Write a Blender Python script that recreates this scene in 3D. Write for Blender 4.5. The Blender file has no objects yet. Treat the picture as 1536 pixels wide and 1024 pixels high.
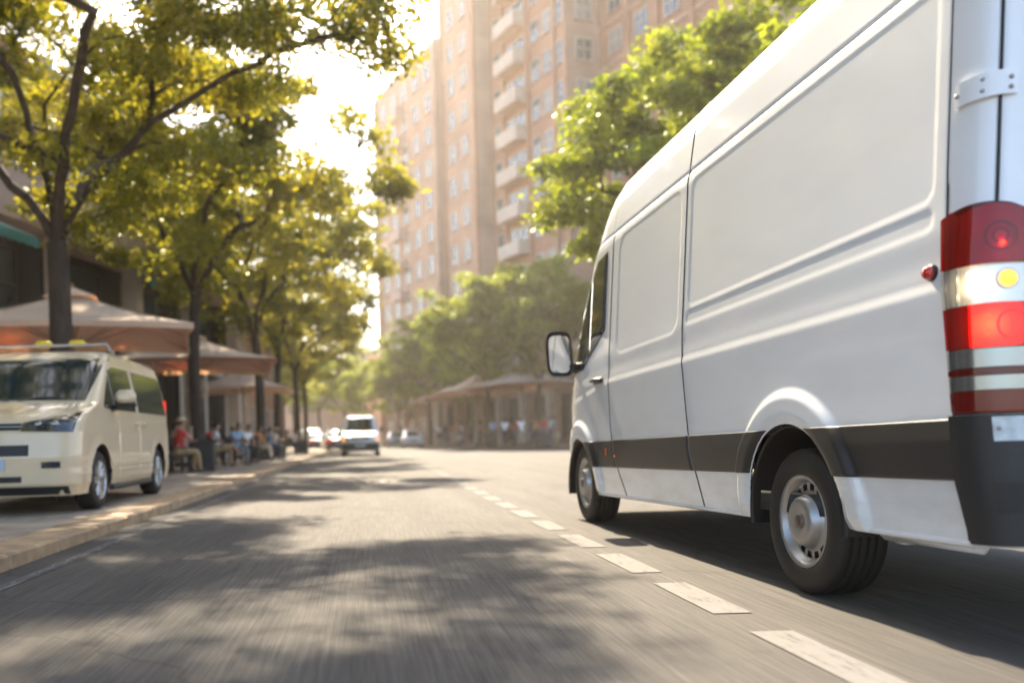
import bpy, math, random
import numpy as np
from mathutils import Vector, Matrix, Euler
random.seed(11); RNG = np.random.default_rng(5)
S = bpy.context.scene; COL = S.collection
R = math.radians
# ------------------------------------------------------------------ materials
def new_mat(name):
    m = bpy.data.materials.new(name); m.use_nodes = True
    nt = m.node_tree; b = nt.nodes['Principled BSDF']
    return m, nt, b
def ND(nt, t, **kw):
    n = nt.nodes.new(t)
    for k, v in kw.items():
        if k in n.inputs: n.inputs[k].default_value = v
        else: setattr(n, k, v)
    return n
def ramp(nt, fac, stops):
    r = nt.nodes.new('ShaderNodeValToRGB'); nt.links.new(fac, r.inputs[0])
    e = r.color_ramp.elements
    while len(e) < len(stops): e.new(0.5)
    for i, (p, c) in enumerate(stops):
        e[i].position = p; e[i].color = (c[0], c[1], c[2], 1) if not isinstance(c, (int, float)) else (c, c, c, 1)
    return r.outputs[0]
def mat(name, col, rough=0.5, metal=0.0, coat=0.0, var=0.12, scale=6.0, bump=0.0, bscale=40.0, emit=None, estr=0.0, spec=None, trans=0.0, stretch=None):
    m, nt, b = new_mat(name)
    b.inputs['Roughness'].default_value = rough; b.inputs['Metallic'].default_value = metal
    if coat: b.inputs['Coat Weight'].default_value = coat; b.inputs['Coat Roughness'].default_value = 0.06
    if spec is not None: b.inputs['Specular IOR Level'].default_value = spec
    if trans: b.inputs['Transmission Weight'].default_value = trans
    tc = ND(nt, 'ShaderNodeTexCoord'); src = tc.outputs['Object']
    if stretch:
        mp = ND(nt, 'ShaderNodeMapping'); mp.inputs['Scale'].default_value = stretch
        nt.links.new(src, mp.inputs[0]); src = mp.outputs[0]
    if var:
        n = ND(nt, 'ShaderNodeTexNoise', Scale=scale, Detail=5.0); nt.links.new(src, n.inputs['Vector'])
        c = ramp(nt, n.outputs['Fac'], [(0.3, tuple(x*(1-var) for x in col)), (0.7, tuple(min(1, x*(1+var)) for x in col))])
        nt.links.new(c, b.inputs['Base Color'])
    else: b.inputs['Base Color'].default_value = (*col, 1)
    if bump:
        n2 = ND(nt, 'ShaderNodeTexNoise', Scale=bscale, Detail=4.0); nt.links.new(src, n2.inputs['Vector'])
        bp = ND(nt, 'ShaderNodeBump', Strength=bump, Distance=0.01); nt.links.new(n2.outputs['Fac'], bp.inputs['Height'])
        nt.links.new(bp.outputs[0], b.inputs['Normal'])
    if emit: b.inputs['Emission Color'].default_value = (*emit, 1); b.inputs['Emission Strength'].default_value = estr
    return m
def lens_mat(name, tint, gloss=0.12, facets=0.0):
    m = bpy.data.materials.new(name); m.use_nodes = True; nt = m.node_tree; nt.nodes.clear()
    o = ND(nt, 'ShaderNodeOutputMaterial'); t = ND(nt, 'ShaderNodeBsdfTransparent'); t.inputs[0].default_value = (*tint, 1)
    g = ND(nt, 'ShaderNodeBsdfGlossy'); g.inputs['Roughness'].default_value = 0.05; g.inputs[0].default_value = (1, 1, 1, 1)
    f = ND(nt, 'ShaderNodeFresnel', IOR=1.5); mx = ND(nt, 'ShaderNodeMixShader')
    d = ND(nt, 'ShaderNodeBsdfDiffuse'); d.inputs[0].default_value = (*[min(1, x*0.8) for x in tint], 1)
    m0 = ND(nt, 'ShaderNodeMixShader'); m0.inputs[0].default_value = gloss
    nt.links.new(t.outputs[0], m0.inputs[1]); nt.links.new(d.outputs[0], m0.inputs[2])
    nt.links.new(f.outputs[0], mx.inputs[0]); nt.links.new(m0.outputs[0], mx.inputs[1]); nt.links.new(g.outputs[0], mx.inputs[2])
    nt.links.new(mx.outputs[0], o.inputs[0])
    if facets:
        tc = ND(nt, 'ShaderNodeTexCoord'); w = ND(nt, 'ShaderNodeTexVoronoi', Scale=facets)
        nt.links.new(tc.outputs['Object'], w.inputs['Vector'])
        bp = ND(nt, 'ShaderNodeBump', Strength=0.5, Distance=0.01); nt.links.new(w.outputs['Distance'], bp.inputs['Height'])
        nt.links.new(bp.outputs[0], g.inputs['Normal'])
    return m
def emit_mat(name, col, s):
    return mat(name, col, 0.4, var=0, emit=col, estr=s)
# ------------------------------------------------------------------ objects
def link(o, parent=None):
    COL.objects.link(o)
    if parent is not None: o.parent = parent
    return o
def raw(name, V, F, m, parent=None, smooth=True, mi=None, edges_sharp=None):
    me = bpy.data.meshes.new(name)
    V = np.asarray(V, dtype=np.float32).reshape(-1, 3)
    if isinstance(F, np.ndarray) and F.ndim == 2:
        n, k = F.shape
        me.vertices.add(len(V)); me.vertices.foreach_set('co', V.ravel())
        me.loops.add(n*k); me.loops.foreach_set('vertex_index', F.astype(np.int32).ravel())
        me.polygons.add(n); me.polygons.foreach_set('loop_start', np.arange(0, n*k, k, dtype=np.int32))
        me.update(calc_edges=True)
    else:
        me.from_pydata(V.tolist(), [], [list(map(int, f)) for f in F]); me.update()
    ms = m if isinstance(m, (list, tuple)) else [m]
    for q in ms: me.materials.append(q)
    if mi is not None: me.polygons.foreach_set('material_index', np.asarray(mi, dtype=np.int32))
    me.polygons.foreach_set('use_smooth', [bool(smooth)]*len(me.polygons))
    me.validate()
    if smooth == 'auto':
        me.set_sharp_from_angle(angle=R(38))
    o = bpy.data.objects.new(name, me)
    return link(o, parent)
class MB:
    def __init__(s): s.v = []; s.f = []; s.m = []
    def add(s, V, F, mi=0):
        b = len(s.v); s.v += [tuple(map(float, p)) for p in V]; s.f += [[b+i for i in f] for f in F]; s.m += [mi]*len(F); return s
    def box(s, c, d, rot=None, mi=0, bev=0.0):
        x, y, z = [k/2 for k in d]
        if bev > 0:
            b = min(bev, x*.9, y*.9, z*.9); V = []; 
            for sx in (-1, 1):
                for sy in (-1, 1):
                    for sz in (-1, 1):
                        V += [(sx*x, sy*(y-b), sz*(z-b)), (sx*(x-b), sy*y, sz*(z-b)), (sx*(x-b), sy*(y-b), sz*z)]
            def I(sx, sy, sz, k): return (((sx+1)//2)*4+((sy+1)//2)*2+((sz+1)//2))*3+k
            F = []
            for q in (-1, 1):
                F.append([I(q, -1, -1, 0), I(q, 1, -1, 0), I(q, 1, 1, 0), I(q, -1, 1, 0)][::q])
                F.append([I(-1, q, -1, 1), I(-1, q, 1, 1), I(1, q, 1, 1), I(1, q, -1, 1)][::q])
                F.append([I(-1, -1, q, 2), I(1, -1, q, 2), I(1, 1, q, 2), I(-1, 1, q, 2)][::q])
            for a in (-1, 1):
                for b_ in (-1, 1):
                    F.append([I(a, b_, -1, 0), I(a, b_, 1, 0), I(a, b_, 1, 1), I(a, b_, -1, 1)][::-a*b_])
                    F.append([I(a, -1, b_, 0), I(a, 1, b_, 0), I(a, 1, b_, 2), I(a, -1, b_, 2)][::a*b_])
                    F.append([I(-1, a, b_, 1), I(1, a, b_, 1), I(1, a, b_, 2), I(-1, a, b_, 2)][::-a*b_])
                    for c_ in (-1, 1):
                        F.append([I(a, b_, c_, 0), I(a, b_, c_, 1), I(a, b_, c_, 2)][::a*b_*c_])
        else:
            V = [(i*x, j*y, k*z) for i in (-1, 1) for j in (-1, 1) for k in (-1, 1)]
            F = [[0, 1, 3, 2], [4, 6, 7, 5], [0, 4, 5, 1], [2, 3, 7, 6], [0, 2, 6, 4], [1, 5, 7, 3]]
        if rot is not None:
            M = Euler(rot).to_matrix(); V = [tuple(M @ Vector(p)) for p in V]
        return s.add([(p[0]+c[0], p[1]+c[1], p[2]+c[2]) for p in V], F, mi)
    def tube(s, pts, rad, n=8, mi=0, cap=True):
        pts = [Vector(p) for p in pts]; rad = rad if isinstance(rad, (list, tuple)) else [rad]*len(pts)
        V = []; F = []; up = None
        for i, p in enumerate(pts):
            t = (pts[min(i+1, len(pts)-1)]-pts[max(i-1, 0)]).normalized()
            if up is None: up = t.orthogonal().normalized()
            up = (up - t*up.dot(t)); up = up.normalized() if up.length > 1e-5 else t.orthogonal().normalized()
            w = t.cross(up)
            for k in range(n):
                a = 2*math.pi*k/n; V.append(p+up*math.cos(a)*rad[i]+w*math.sin(a)*rad[i])
        for i in range(len(pts)-1):
            for k in range(n):
                a, b = i*n+k, i*n+(k+1) % n; F.append([a, b, b+n, a+n])
        if cap: F.append(list(range(n))[::-1]); F.append([(len(pts)-1)*n+k for k in range(n)])
        return s.add(V, F, mi)
    def lathe(s, prof, n=32, axis='z', c=(0, 0, 0), mi=0, skip=None):
        V = []; F = []
        for r_, h in prof:
            for k in range(n):
                a = 2*math.pi*k/n; x, y = r_*math.cos(a), r_*math.sin(a)
                p = (x, y, h) if axis == 'z' else ((h, x, y) if axis == 'x' else (x, h, y))
                V.append((p[0]+c[0], p[1]+c[1], p[2]+c[2]))
        for i in range(len(prof)-1):
            for k in range(n):
                if skip and skip(i, k): continue
                a, b = i*n+k, i*n+(k+1) % n; F.append([a, b, b+n, a+n])
        return s.add(V, F, mi)
    def sphere(s, c, r, n=12, mi=0):
        r = r if isinstance(r, (tuple, list)) else (r, r, r); V = []; F = []; m = n//2
        for i in range(m+1):
            for k in range(n):
                t = math.pi*i/m; a = 2*math.pi*k/n
                V.append((c[0]+r[0]*math.sin(t)*math.cos(a), c[1]+r[1]*math.sin(t)*math.sin(a), c[2]+r[2]*math.cos(t)))
        for i in range(m):
            for k in range(n):
                a, b = i*n+k, i*n+(k+1) % n; F.append([a, a+n, b+n, b])
        return s.add(V, F, mi)
    def prism(s, poly, z0, z1, mi=0):
        n = len(poly); V = [(x, y, z0) for x, y in poly]+[(x, y, z1) for x, y in poly]
        F = [list(range(n))[::-1], [n+i for i in range(n)]]+[[i, (i+1) % n, n+(i+1) % n, n+i] for i in range(n)]
        return s.add(V, F, mi)
    def build(s, name, m, parent=None, smooth='auto'):
        return raw(name, s.v, s.f, m, parent, smooth, s.m)
def grid_faces(nu, nv, keep=None, flip=False):
    i, j = np.meshgrid(np.arange(nu-1), np.arange(nv-1), indexing='ij')
    a = i*nv+j; F = np.stack([a, a+nv, a+nv+1, a+1], -1)
    if flip: F = F[..., ::-1]
    F = F.reshape(-1, 4)
    return F if keep is None else F[keep.ravel()]
def tag(o, label=None, cat=None, group=None, kind=None):
    if label: o['label'] = label
    if label and len(label.split()) > 16: print('LONG', len(label.split()), label)
    if cat: o['category'] = cat
    if group: o['group'] = group
    if kind: o['kind'] = kind
    return o
def empty(name, loc, rz=0, label=None, cat=None, group=None):
    o = bpy.data.objects.new(name, None); o.empty_display_size = 0.2; COL.objects.link(o)
    o.location = loc; o.rotation_euler = (0, 0, rz); return tag(o, label, cat, group)
def copy_tree(o, parent=None):
    c = o.copy(); COL.objects.link(c)
    if parent is not None: c.parent = parent
    for ch in [k for k in bpy.data.objects if k.parent == o]: copy_tree(ch, c)
    return c
def struct(o): o['kind'] = 'structure'; return o
# ------------------------------------------------------------------ camera, sun, sky
FPX, VX, VY, H = 1360.0, 550.0, 658.0, 0.8
cam_d = bpy.data.cameras.new('camera'); cam = bpy.data.objects.new('camera', cam_d); COL.objects.link(cam)
cam.location = (0, 0, H); cam.rotation_euler = (R(90), R(1.5), 0)
cam_d.sensor_width = 36; cam_d.lens = FPX/1536*36; cam_d.shift_x = (768-VX)/1536; cam_d.shift_y = (VY-512)/1536
cam_d.clip_start = 0.05; cam_d.clip_end = 3000
cam_d.dof.use_dof = True; cam_d.dof.focus_distance = 4.7; cam_d.dof.aperture_fstop = 1.15
S.camera = cam
SUN_AZ, SUN_EL = R(-3), R(42)     # azimuth from +y, clockwise positive
sd = Vector((math.sin(SUN_AZ)*math.cos(SUN_EL), math.cos(SUN_AZ)*math.cos(SUN_EL), math.sin(SUN_EL)))
sl = bpy.data.lights.new('sun', 'SUN'); sl.energy = 5.0; sl.angle = R(0.9); sl.color = (1.0, 0.84, 0.62)
so = bpy.data.objects.new('sun', sl); COL.objects.link(so); so.rotation_euler = sd.to_track_quat('Z', 'Y').to_euler(); so.location = (0, 0, 60)
w = bpy.data.worlds.new('World'); S.world = w; w.use_nodes = True; nt = w.node_tree
sky = nt.nodes.new('ShaderNodeTexSky'); sky.sky_type = 'NISHITA'; sky.sun_disc = False
sky.sun_elevation = SUN_EL; sky.sun_rotation = SUN_AZ % (2*math.pi); sky.dust_density = 2.2; sky.air_density = 1.0; sky.ozone_density = 1.0
bg = nt.nodes['Background']; nt.links.new(sky.outputs[0], bg.inputs[0]); bg.inputs[1].default_value = 0.15
S.view_settings.view_transform = 'Standard'; S.view_settings.look = 'None'; S.view_settings.exposure = 1.74; S.view_settings.gamma = 1.0
S.cycles.use_denoising = True
S.cycles.max_bounces = 8; S.cycles.transparent_max_bounces = 16; S.cycles.volume_bounces = 1
S.cycles.volume_step_rate = 4; S.cycles.use_adaptive_sampling = True
# ------------------------------------------------------------------ shared materials
M = {}
def van_paint():
    m, nt, b = new_mat('white_paint'); L = nt.links.new; tc = ND(nt, 'ShaderNodeTexCoord')
    b.inputs['Roughness'].default_value = .24; b.inputs['Coat Weight'].default_value = .7; b.inputs['Coat Roughness'].default_value = .04
    mp = ND(nt, 'ShaderNodeMapping'); mp.inputs['Scale'].default_value = (1, .6, 2.2); L(tc.outputs['Object'], mp.inputs[0])
    n = ND(nt, 'ShaderNodeTexNoise', Scale=3.0, Detail=9.0, Roughness=.68); L(mp.outputs[0], n.inputs['Vector'])
    sp = ND(nt, 'ShaderNodeSeparateXYZ'); L(tc.outputs['Object'], sp.inputs[0])
    mr = ND(nt, 'ShaderNodeMapRange'); mr.inputs['From Min'].default_value = .30; mr.inputs['From Max'].default_value = 1.0; mr.inputs['To Min'].default_value = .75; mr.inputs['To Max'].default_value = .12; L(sp.outputs['Z'], mr.inputs['Value'])
    c = ramp(nt, n.outputs['Fac'], [(.42, 0.0), (.72, 1.0)]); mu = ND(nt, 'ShaderNodeMath', operation='MULTIPLY'); L(c, mu.inputs[0]); L(mr.outputs[0], mu.inputs[1])
    x = ND(nt, 'ShaderNodeMix', data_type='RGBA'); L(mu.outputs[0], x.inputs[0]); x.inputs[6].default_value = (.86, .88, .90, 1); x.inputs[7].default_value = (.60, .585, .55, 1); L(x.outputs[2], b.inputs['Base Color'])
    n2 = ND(nt, 'ShaderNodeTexNoise', Scale=1.1, Detail=1.0); L(tc.outputs['Object'], n2.inputs['Vector'])
    bp = ND(nt, 'ShaderNodeBump', Strength=.10, Distance=.02); L(n2.outputs['Fac'], bp.inputs['Height']); L(bp.outputs[0], b.inputs['Coat Normal'])
    return m
M['white'] = van_paint()
M['seal'] = mat('black_rubber', (0.012, 0.012, 0.013), 0.5)
M['plastic'] = mat('dark_plastic', (0.019, 0.020, 0.022), 0.38, bump=0.12, bscale=300, var=0.1, scale=3)
M['tyre'] = mat('tyre_rubber', (0.009, 0.009, 0.0095), 0.62, bump=0.15, bscale=120)
M['rim'] = mat('rim_steel', (0.42, 0.42, 0.43), 0.38, 0.85, var=0.08, scale=9)
M['hubcap'] = mat('hub_cap', (0.16, 0.12, 0.10), 0.4, 0.5)
M['drum'] = mat('brake_drum', (0.02, 0.02, 0.02), 0.7)
M['mirror'] = mat('mirror_glass', (0.9, 0.92, 0.93), 0.02, 1.0, var=0)
M['glass'] = mat('tinted_glass', (0.015, 0.02, 0.02), 0.04, spec=1.0, var=0, coat=1.0)
M['chrome'] = mat('reflector_bowl', (0.38, 0.38, 0.385), 0.18, 1.0, var=0)
M['red_lens'] = lens_mat('red_lens', (0.68, 0.014, 0.010), 0.2)
M['dkred_lens'] = lens_mat('deep_red_lens', (0.40, 0.006, 0.006), 0.35)
M['clear_lens'] = lens_mat('clear_lens', (0.93, 0.93, 0.92), 0.06)
M['red_bowl'] = mat('red_bowl', (0.62, 0.02, 0.015), 0.3, 0.3, var=0)
M['red_inner'] = mat('red_glow_bowl', (0.6, 0.03, 0.015), 0.4, var=0, emit=(1.0, 0.05, 0.01), estr=0.55)
M['bulb'] = emit_mat('bulb', (1.0, 0.78, 0.45), 5.0)
M['bulb_red'] = emit_mat('bulb_red', (1.0, 0.42, 0.12), 9.0)
M['amber'] = mat('amber_plastic', (0.9, 0.33, 0.04), 0.3, var=0, emit=(1, 0.36, 0.05), estr=0.8)
M['orange'] = mat('orange_reflector', (0.75, 0.16, 0.02), 0.25, var=0)
M['plate'] = mat('pale_reflector', (0.55, 0.62, 0.66), 0.2, coat=0.5, var=0.2, scale=30)
M['grey_seal'] = mat('grey_sealant', (.22, .22, .23), .6, var=0)
# =================================================================== the white delivery van
HW = 0.99; WB = 3.856; WR = 0.35; PIT = R(1.1)
SZ = np.array([.345, .57, .80, 1.28, 1.50, 1.57, 2.40, 2.50, 2.72, 2.86, 2.94, 2.985, 3.0, 3.01])
SI = np.array([.035, .014, .0, .0, .018, .024, .085, .105, .14, .19, .27, .42, .70, .99])
def zt(y): return np.interp(y, [-9, 2.9, 3.2, 3.45, 3.65, 4.12, 4.35, 4.62, 4.72, 4.8], [3.01, 3.01, 2.93, 2.72, 2.45, 1.62, 1.46, 1.22, 1.08, .9])
def zmap(y, z):
    t = zt(y); a = np.minimum(np.maximum(t-.34, .9), 2.60); k = np.maximum(t-a, .01)/(3.01-a); return np.where(z > a, a+(z-a)*k, z)
def zunmap(y, z):
    t = zt(y); a = np.minimum(np.maximum(t-.34, .9), 2.60); k = np.maximum(t-a, .01)/(3.01-a); return np.where(z > a, a+(z-a)/k, z)
def sm(t): t = np.clip(t, 0, 1); return t*t*(3-2*t)
def rbox(y, z, y0, y1, z0, z1, r):
    qy = np.abs(y-(y0+y1)/2)-(y1-y0)/2+r; qz = np.abs(z-(z0+z1)/2)-(z1-z0)/2+r
    return np.hypot(np.maximum(qy, 0), np.maximum(qz, 0))+np.minimum(np.maximum(qy, qz), 0)-r
def archr(y, z):
    return np.minimum(np.hypot(y-.03, z-.37), np.hypot(y-WB-.02, z-.37))
def seam_y(k, z):
    if k == 0: return 1.38+np.interp(z, [.335, .68, 1.0, 1.36], [-.23, -.105, -.05, 0])
    if k == 1: return 2.95+np.interp(z, [.35, .6, .9, 1.3], [-.30, -.12, -.03, 0])
    return -1.14-.03*(1.5-z).clip(-.2, 1)
def inset(y, z, seams=True):
    zu = zunmap(y, z)
    i = np.interp(zu, SZ, SI)
    # body side pressings
    d = rbox(y, zu, -1.06, 1.30, 1.60, 2.40, .07); i = i + .0035*sm(-d/.012+.5)
    d = rbox(y, zu, 1.47, 2.78, 1.47, 2.40, .12); i = i + .004*sm(-d/.026+.5)
    d = rbox(y, zu, -1.06, 1.33, 1.495, 1.572, .036); i = i + .0035*sm(-d/.012+.5)
    cz = np.where(y > 2.95, 1.285-.10*(y-2.95), 1.285)
    i = i + .005*np.exp(-((zu-cz)/.014)**2)*(y < 4.1)*(y > -1.13) + .006*sm((zu-cz)/.02)*sm((1.5-zu)/.15)
    i = i + .008*np.exp(-((zu-2.475)/.009)**2)*(y > -1.4)*(y < 3.4)
    # wheel arch flares
    r_ = archr(y, z)
    i = i - .030*sm((.625-r_)/.05)*sm((z-.30)/.1)*(y > -1.12) + .012*sm((.50-r_)/.05)
    # plan taper at the nose
    i = i + .20*np.clip((y-3.85)/.85, 0, 3)**2.2 + .02*np.clip((y-3.1)/1.2, 0, 1)*np.clip((zu-1.3)/1.2, 0, 1)
    if seams:
        for k in (0, 1, 2):
            w_ = .006
            d = np.abs(y-seam_y(k, z)); i = i + .014*(d < w_*.6)
        d = np.abs(y-3.95-.12*(1.2-z)); i = i+.010*(d < .004)*(z > .8)*(z < 1.45)
    return i
REAR = [(-1.17, .002), (-1.20, .006), (-1.23, .013), (-1.25, .021), (-1.267, .030), (-1.281, .041), (-1.290, .052), (-1.295, .062), (-1.283, .0640), (-1.283, .0685), (-1.300, .071), (-1.306, .10), (-1.310, .2), (-1.312, .45), (-1.312, .70), (-1.312, .999)]
def pitch(V):
    V = np.array(V, dtype=float).reshape(-1, 3); c, s = math.cos(PIT), math.sin(PIT)
    y, z = V[:, 1].copy(), V[:, 2]-.35
    V[:, 1] = y*c+z*s; V[:, 2] = .35-y*s+z*c; return V
def van_side(step, sgn, zs):
    ys = set(np.round(np.arange(-1.16, 4.70, step), 4).tolist())
    for c in (1.38, 2.95, -1.14):
        ys = {y for y in ys if abs(y-c) > .009} | {c-.0075, c-.0035, c+.0035, c+.0075}
    ys = np.array(sorted(ys)); st = [(y, e) for y, e in REAR[::-1]]+[(y, 0) for y in ys]
    for k, (y, e) in enumerate([(4.73, .02), (4.76, .06), (4.78, .13), (4.80, .25), (4.82, .45), (4.83, .99)]): st.append((y, e))
    st = np.array(st); Y = np.repeat(st[:, 0:1], len(zs), 1); E = np.repeat(st[:, 1:2], len(zs), 1); Z = np.repeat(zs[None, :], len(st), 0)
    g = lambda c, wd: np.exp(-((Y-c)/wd)**2)
    Y2 = Y+(seam_y(0, Z)-1.38)*g(1.38, .33)+(seam_y(1, Z)-2.95)*g(2.95, .40)
    msk = (Y > -1.19) & (Y < -1.0); Y2 = np.where(msk, Y+(seam_y(2, Z)+1.14)*np.clip(1-np.abs(Y+1.14)/.14, 0, 1), Y2)
    Y = np.where(E > 0, Y, Y2)
    ZZ = zmap(Y, Z)
    X = HW-inset(np.where((E > 0) & (Y < 0), -1.20, Y), ZZ)-E
    X = np.maximum(X, 0)
    r_ = archr(Y, ZZ); nu, nv = X.shape
    inside = r_ < .45
    fk = ~(inside[:-1, :-1] | inside[1:, :-1] | inside[1:, 1:] | inside[:-1, 1:])
    # snap the rim of the opening on to the circle
    P = np.zeros((nu, nv), bool); dl = ~fk
    P[:-1, :-1] |= dl; P[1:, :-1] |= dl; P[1:, 1:] |= dl; P[:-1, 1:] |= dl
    P &= ~inside
    for cy in (.03, WB+.02):
        rr = np.hypot(Y-cy, ZZ-.37); q = P & (rr < .52)
        f_ = np.where(q, .45/np.maximum(rr, .01), 1); Y = cy+(Y-cy)*f_; ZZ = .37+(ZZ-.37)*f_
    V = np.stack([sgn*X, Y, ZZ], -1).reshape(-1, 3)
    F = grid_faces(nu, nv, fk, flip=(sgn > 0))
    return V, F
van = empty('delivery_van', (2.05+.99*math.cos(R(1.7)), 4.37+.99*math.sin(R(1.7)), 0), R(1.7),
            'large white high-roof delivery van with dark side cladding driving away in the right lane', 'van')
zf = np.concatenate([np.arange(.345, 2.52, .0115), np.linspace(2.53, 3.01, 30)])
zc = np.concatenate([np.arange(.345, 2.52, .04), np.linspace(2.53, 3.01, 14)])
Vl, Fl = van_side(.012, -1, zf); Vr, Fr = van_side(.04, 1, zc)
fl = MB(); fl.box((0, 1.7, .43), (1.86, 4.0, .10)); fl.box((0, 1.93, .50), (1.1, 6.3, .14)); fl.box((0, -1.0, .43), (1.8, .6, .1))
nV = np.concatenate([Vl, Vr, np.array(fl.v)])
FF = np.concatenate([Fl, Fr+len(Vl)]); nf = len(FF)
FF = np.concatenate([FF, np.array(fl.f)+len(Vl)+len(Vr)])
mi = np.zeros(len(FF), int); mi[nf:] = 1
body = raw('body', pitch(nV), FF, [M['white'], M['seal']], van, True, mi)
def patch(name, ys, zlo, zhi, off, m, sgn=-1, nz=14, parent=van, edge=.004, prof=None):
    """sheet following the body side, proud by off, its border turned in to meet the body"""
    V = []; nu = len(ys); t = np.linspace(0, 1, nz)
    rows = []
    for a, y in enumerate(ys):
        z0, z1 = zlo(y), zhi(y)
        rows.append([(y, z0+(z1-z0)*b) for b in t])
    for a, row in enumerate(rows):
        for b, (y, z) in enumerate(row):
            o_ = off if prof is None else prof(t[b])
            if a in (0, nu-1) or b in (0, nz-1): o_ = -edge
            V.append((sgn*(HW-float(inset(np.array(y), np.array(z), False))+o_), y, z))
    return raw(name, pitch(V), grid_faces(nu, nz, flip=(sgn > 0)), m, parent, True)
def yrange(a, b, st=.02):
    r_ = np.linspace(a, b, max(3, int((b-a)/st)))
    return np.concatenate([[r_[0]], [r_[0]+.003], r_[1:-1], [r_[-1]-.003], [r_[-1]]])
def strip(name, y0, y1, m, z0=.572, z1=.797):
    # ends that meet an arch follow its circle
    nz = 18; t = np.concatenate([[0, .02], np.linspace(.06, .62, 8), np.linspace(.68, .95, 6), [.98, 1]]); nz = len(t)
    zz = z0+(z1-z0)*t; nu = max(12, int((y1-y0)/.02)) if np.isscalar(y0) and np.isscalar(y1) else 60
    V = []
    s_ = np.concatenate([[0, .004], np.linspace(.02, .98, nu), [.996, 1]])
    for sgn in (-1,):
        for a, u in enumerate(s_):
            for b, z in enumerate(zz):
                A = y0(z) if callable(y0) else y0; B = y1(z) if callable(y1) else y1
                y = A+(B-A)*u
                o_ = .015 if t[b] < .65 else .015-.011*(t[b]-.65)/.35
                if a in (0, len(s_)-1) or b in (0, nz-1): o_ = -.01
                V.append((sgn*(HW-float(inset(np.array(y), np.array(z), False))+o_), y, z))
    return raw(name, pitch(V), grid_faces(len(s_), nz), m, van, True)
arc = lambda c, s_: (lambda z: c+s_*math.sqrt(max(.458**2-(z-.37)**2, 0)))
sy = lambda k, d: (lambda z: float(seam_y(k, np.array(z)))+d)
strip('side_moulding', -1.166, arc(.03, -1), M['plastic'])
strip('side_moulding', arc(.03, 1), sy(0, -.007), M['plastic'])
strip('side_moulding', sy(0, .007), sy(1, -.007), M['plastic'])
strip('side_moulding', sy(1, .007), arc(WB+.02, -1), M['plastic'])
for yc_, ly_ in ((.9, .85), (2.3, 1.9), (-.78, .74)):
    b = MB(); b.box((HW+.004, yc_, .684), (.03, ly_, .22), bev=.012); raw('side_moulding', pitch(b.v), b.f, M['plastic'], van, 'auto')
pass
# wheel arch liners
for cy in (.03, WB+.02):
    for sgn in (-1, 1):
        V = []; n = 40
        an = np.linspace(R(-8), R(188), n)
        prof = [(.452, .965), (.438, .99), (.43, .975), (.445, .95), (.46, .5)]
        for a in an:
            for r_, x in prof: V.append((sgn*x, cy+r_*math.cos(a), .37+r_*math.sin(a)))
        raw('wheel_arch_liner', pitch(V), grid_faces(n, len(prof)), M['seal'], van, True)
# sill lip and lower rear valance
b = MB(); b.tube([(-.955, y, .345) for y in np.linspace(.50, 3.40, 12)], .012, 8)
b.tube([(-.950+.0*y, y, .352) for y in np.linspace(-1.2, -.46, 8)], .014, 8)
raw('sill', pitch(b.v), b.f, M['white'], van, 'auto')
b = MB(); b.box((-.89, -.86, .335), (.05, .62, .05), bev=.02); b.box((-.84, -.62, .32), (.08, .10, .05), bev=.02)
raw('valance', pitch(b.v), b.f, M['white'], van, 'auto')
# wheels
def van_wheel(y, sgn, rear):
    x0 = .965*sgn
    hub = empty('wheel', (sgn*.84, y, WR)); hub.parent = van
    tyre = MB(); s_ = 1
    pr = [(.222, -.105), (.235, -.118), (.27, -.123), (.305, -.121), (.333, -.110), (.344, -.098), (.349, -.085)]
    for g_ in (-.055, -.02, .02, .055):
        pr += [(.350, g_-.006), (.342, g_-.004), (.342, g_+.004), (.350, g_+.006)]
    pr += [(.349, .085), (.344, .098), (.333, .110), (.305, .121), (.27, .123), (.235, .118), (.222, .105)]
    tyre.lathe(pr, 72, 'x')
    b_ = tyre.build('tyre', M['tyre'], hub, True)
    o_ = .105*sgn
    if rear: pr = [(.222, 0), (.226, .006), (.218, .010), (.205, .0), (.196, -.012), (.188, -.030), (.180, -.036), (.148, -.036), (.135, -.032), (.126, -.018), (.118, .010), (.106, .022), (.085, .026), (.05, .020), (.034, .018)]
    else: pr = [(.222, 0), (.226, .006), (.218, .010), (.205, .0), (.196, -.012), (.188, -.022), (.180, -.024), (.148, -.018), (.135, -.012), (.126, .002), (.118, .022), (.106, .034), (.085, .038), (.05, .034), (.034, .032)]
    n = 80
    rim = MB(); rim.lathe([(r_, o_+sgn*h) for r_, h in pr], n, 'x', skip=lambda i, k: i == 6 and k % 5 in (0, 1, 2))
    # rim barrel
    rim.lathe([(.205, o_), (.205, -o_)], n, 'x')
    rim.build('rim', M['rim'], hub, True)
    cap = MB(); h0 = pr[-1][1]; cap.lathe([(.036, o_+sgn*h0), (.034, o_+sgn*(h0+.008)), (.02, o_+sgn*(h0+.011)), (.0001, o_+sgn*(h0+.012))], 24, 'x')
    cap.lathe([(.014, o_+sgn*(h0+.013)), (.0001, o_+sgn*(h0+.016))], 16, 'x')
    cap.build('hub_cap', M['hubcap'], hub, True)
    dr = MB(); dr.lathe([(.0001, o_-sgn*.06), (.19, o_-sgn*.06), (.19, o_-sgn*.14)], 32, 'x'); dr.build('brake_drum', M['drum'], hub, True)
for y, rr in ((0, True), (WB, False)):
    for sgn in (-1, 1): van_wheel(y, sgn, rr)
b = MB(); b.tube([(-.8, 0, WR), (.8, 0, WR)], .055, 12); b.sphere((0, 0, WR), .16); b.tube([(-.8, WB, WR), (.8, WB, WR)], .045, 12)
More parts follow.
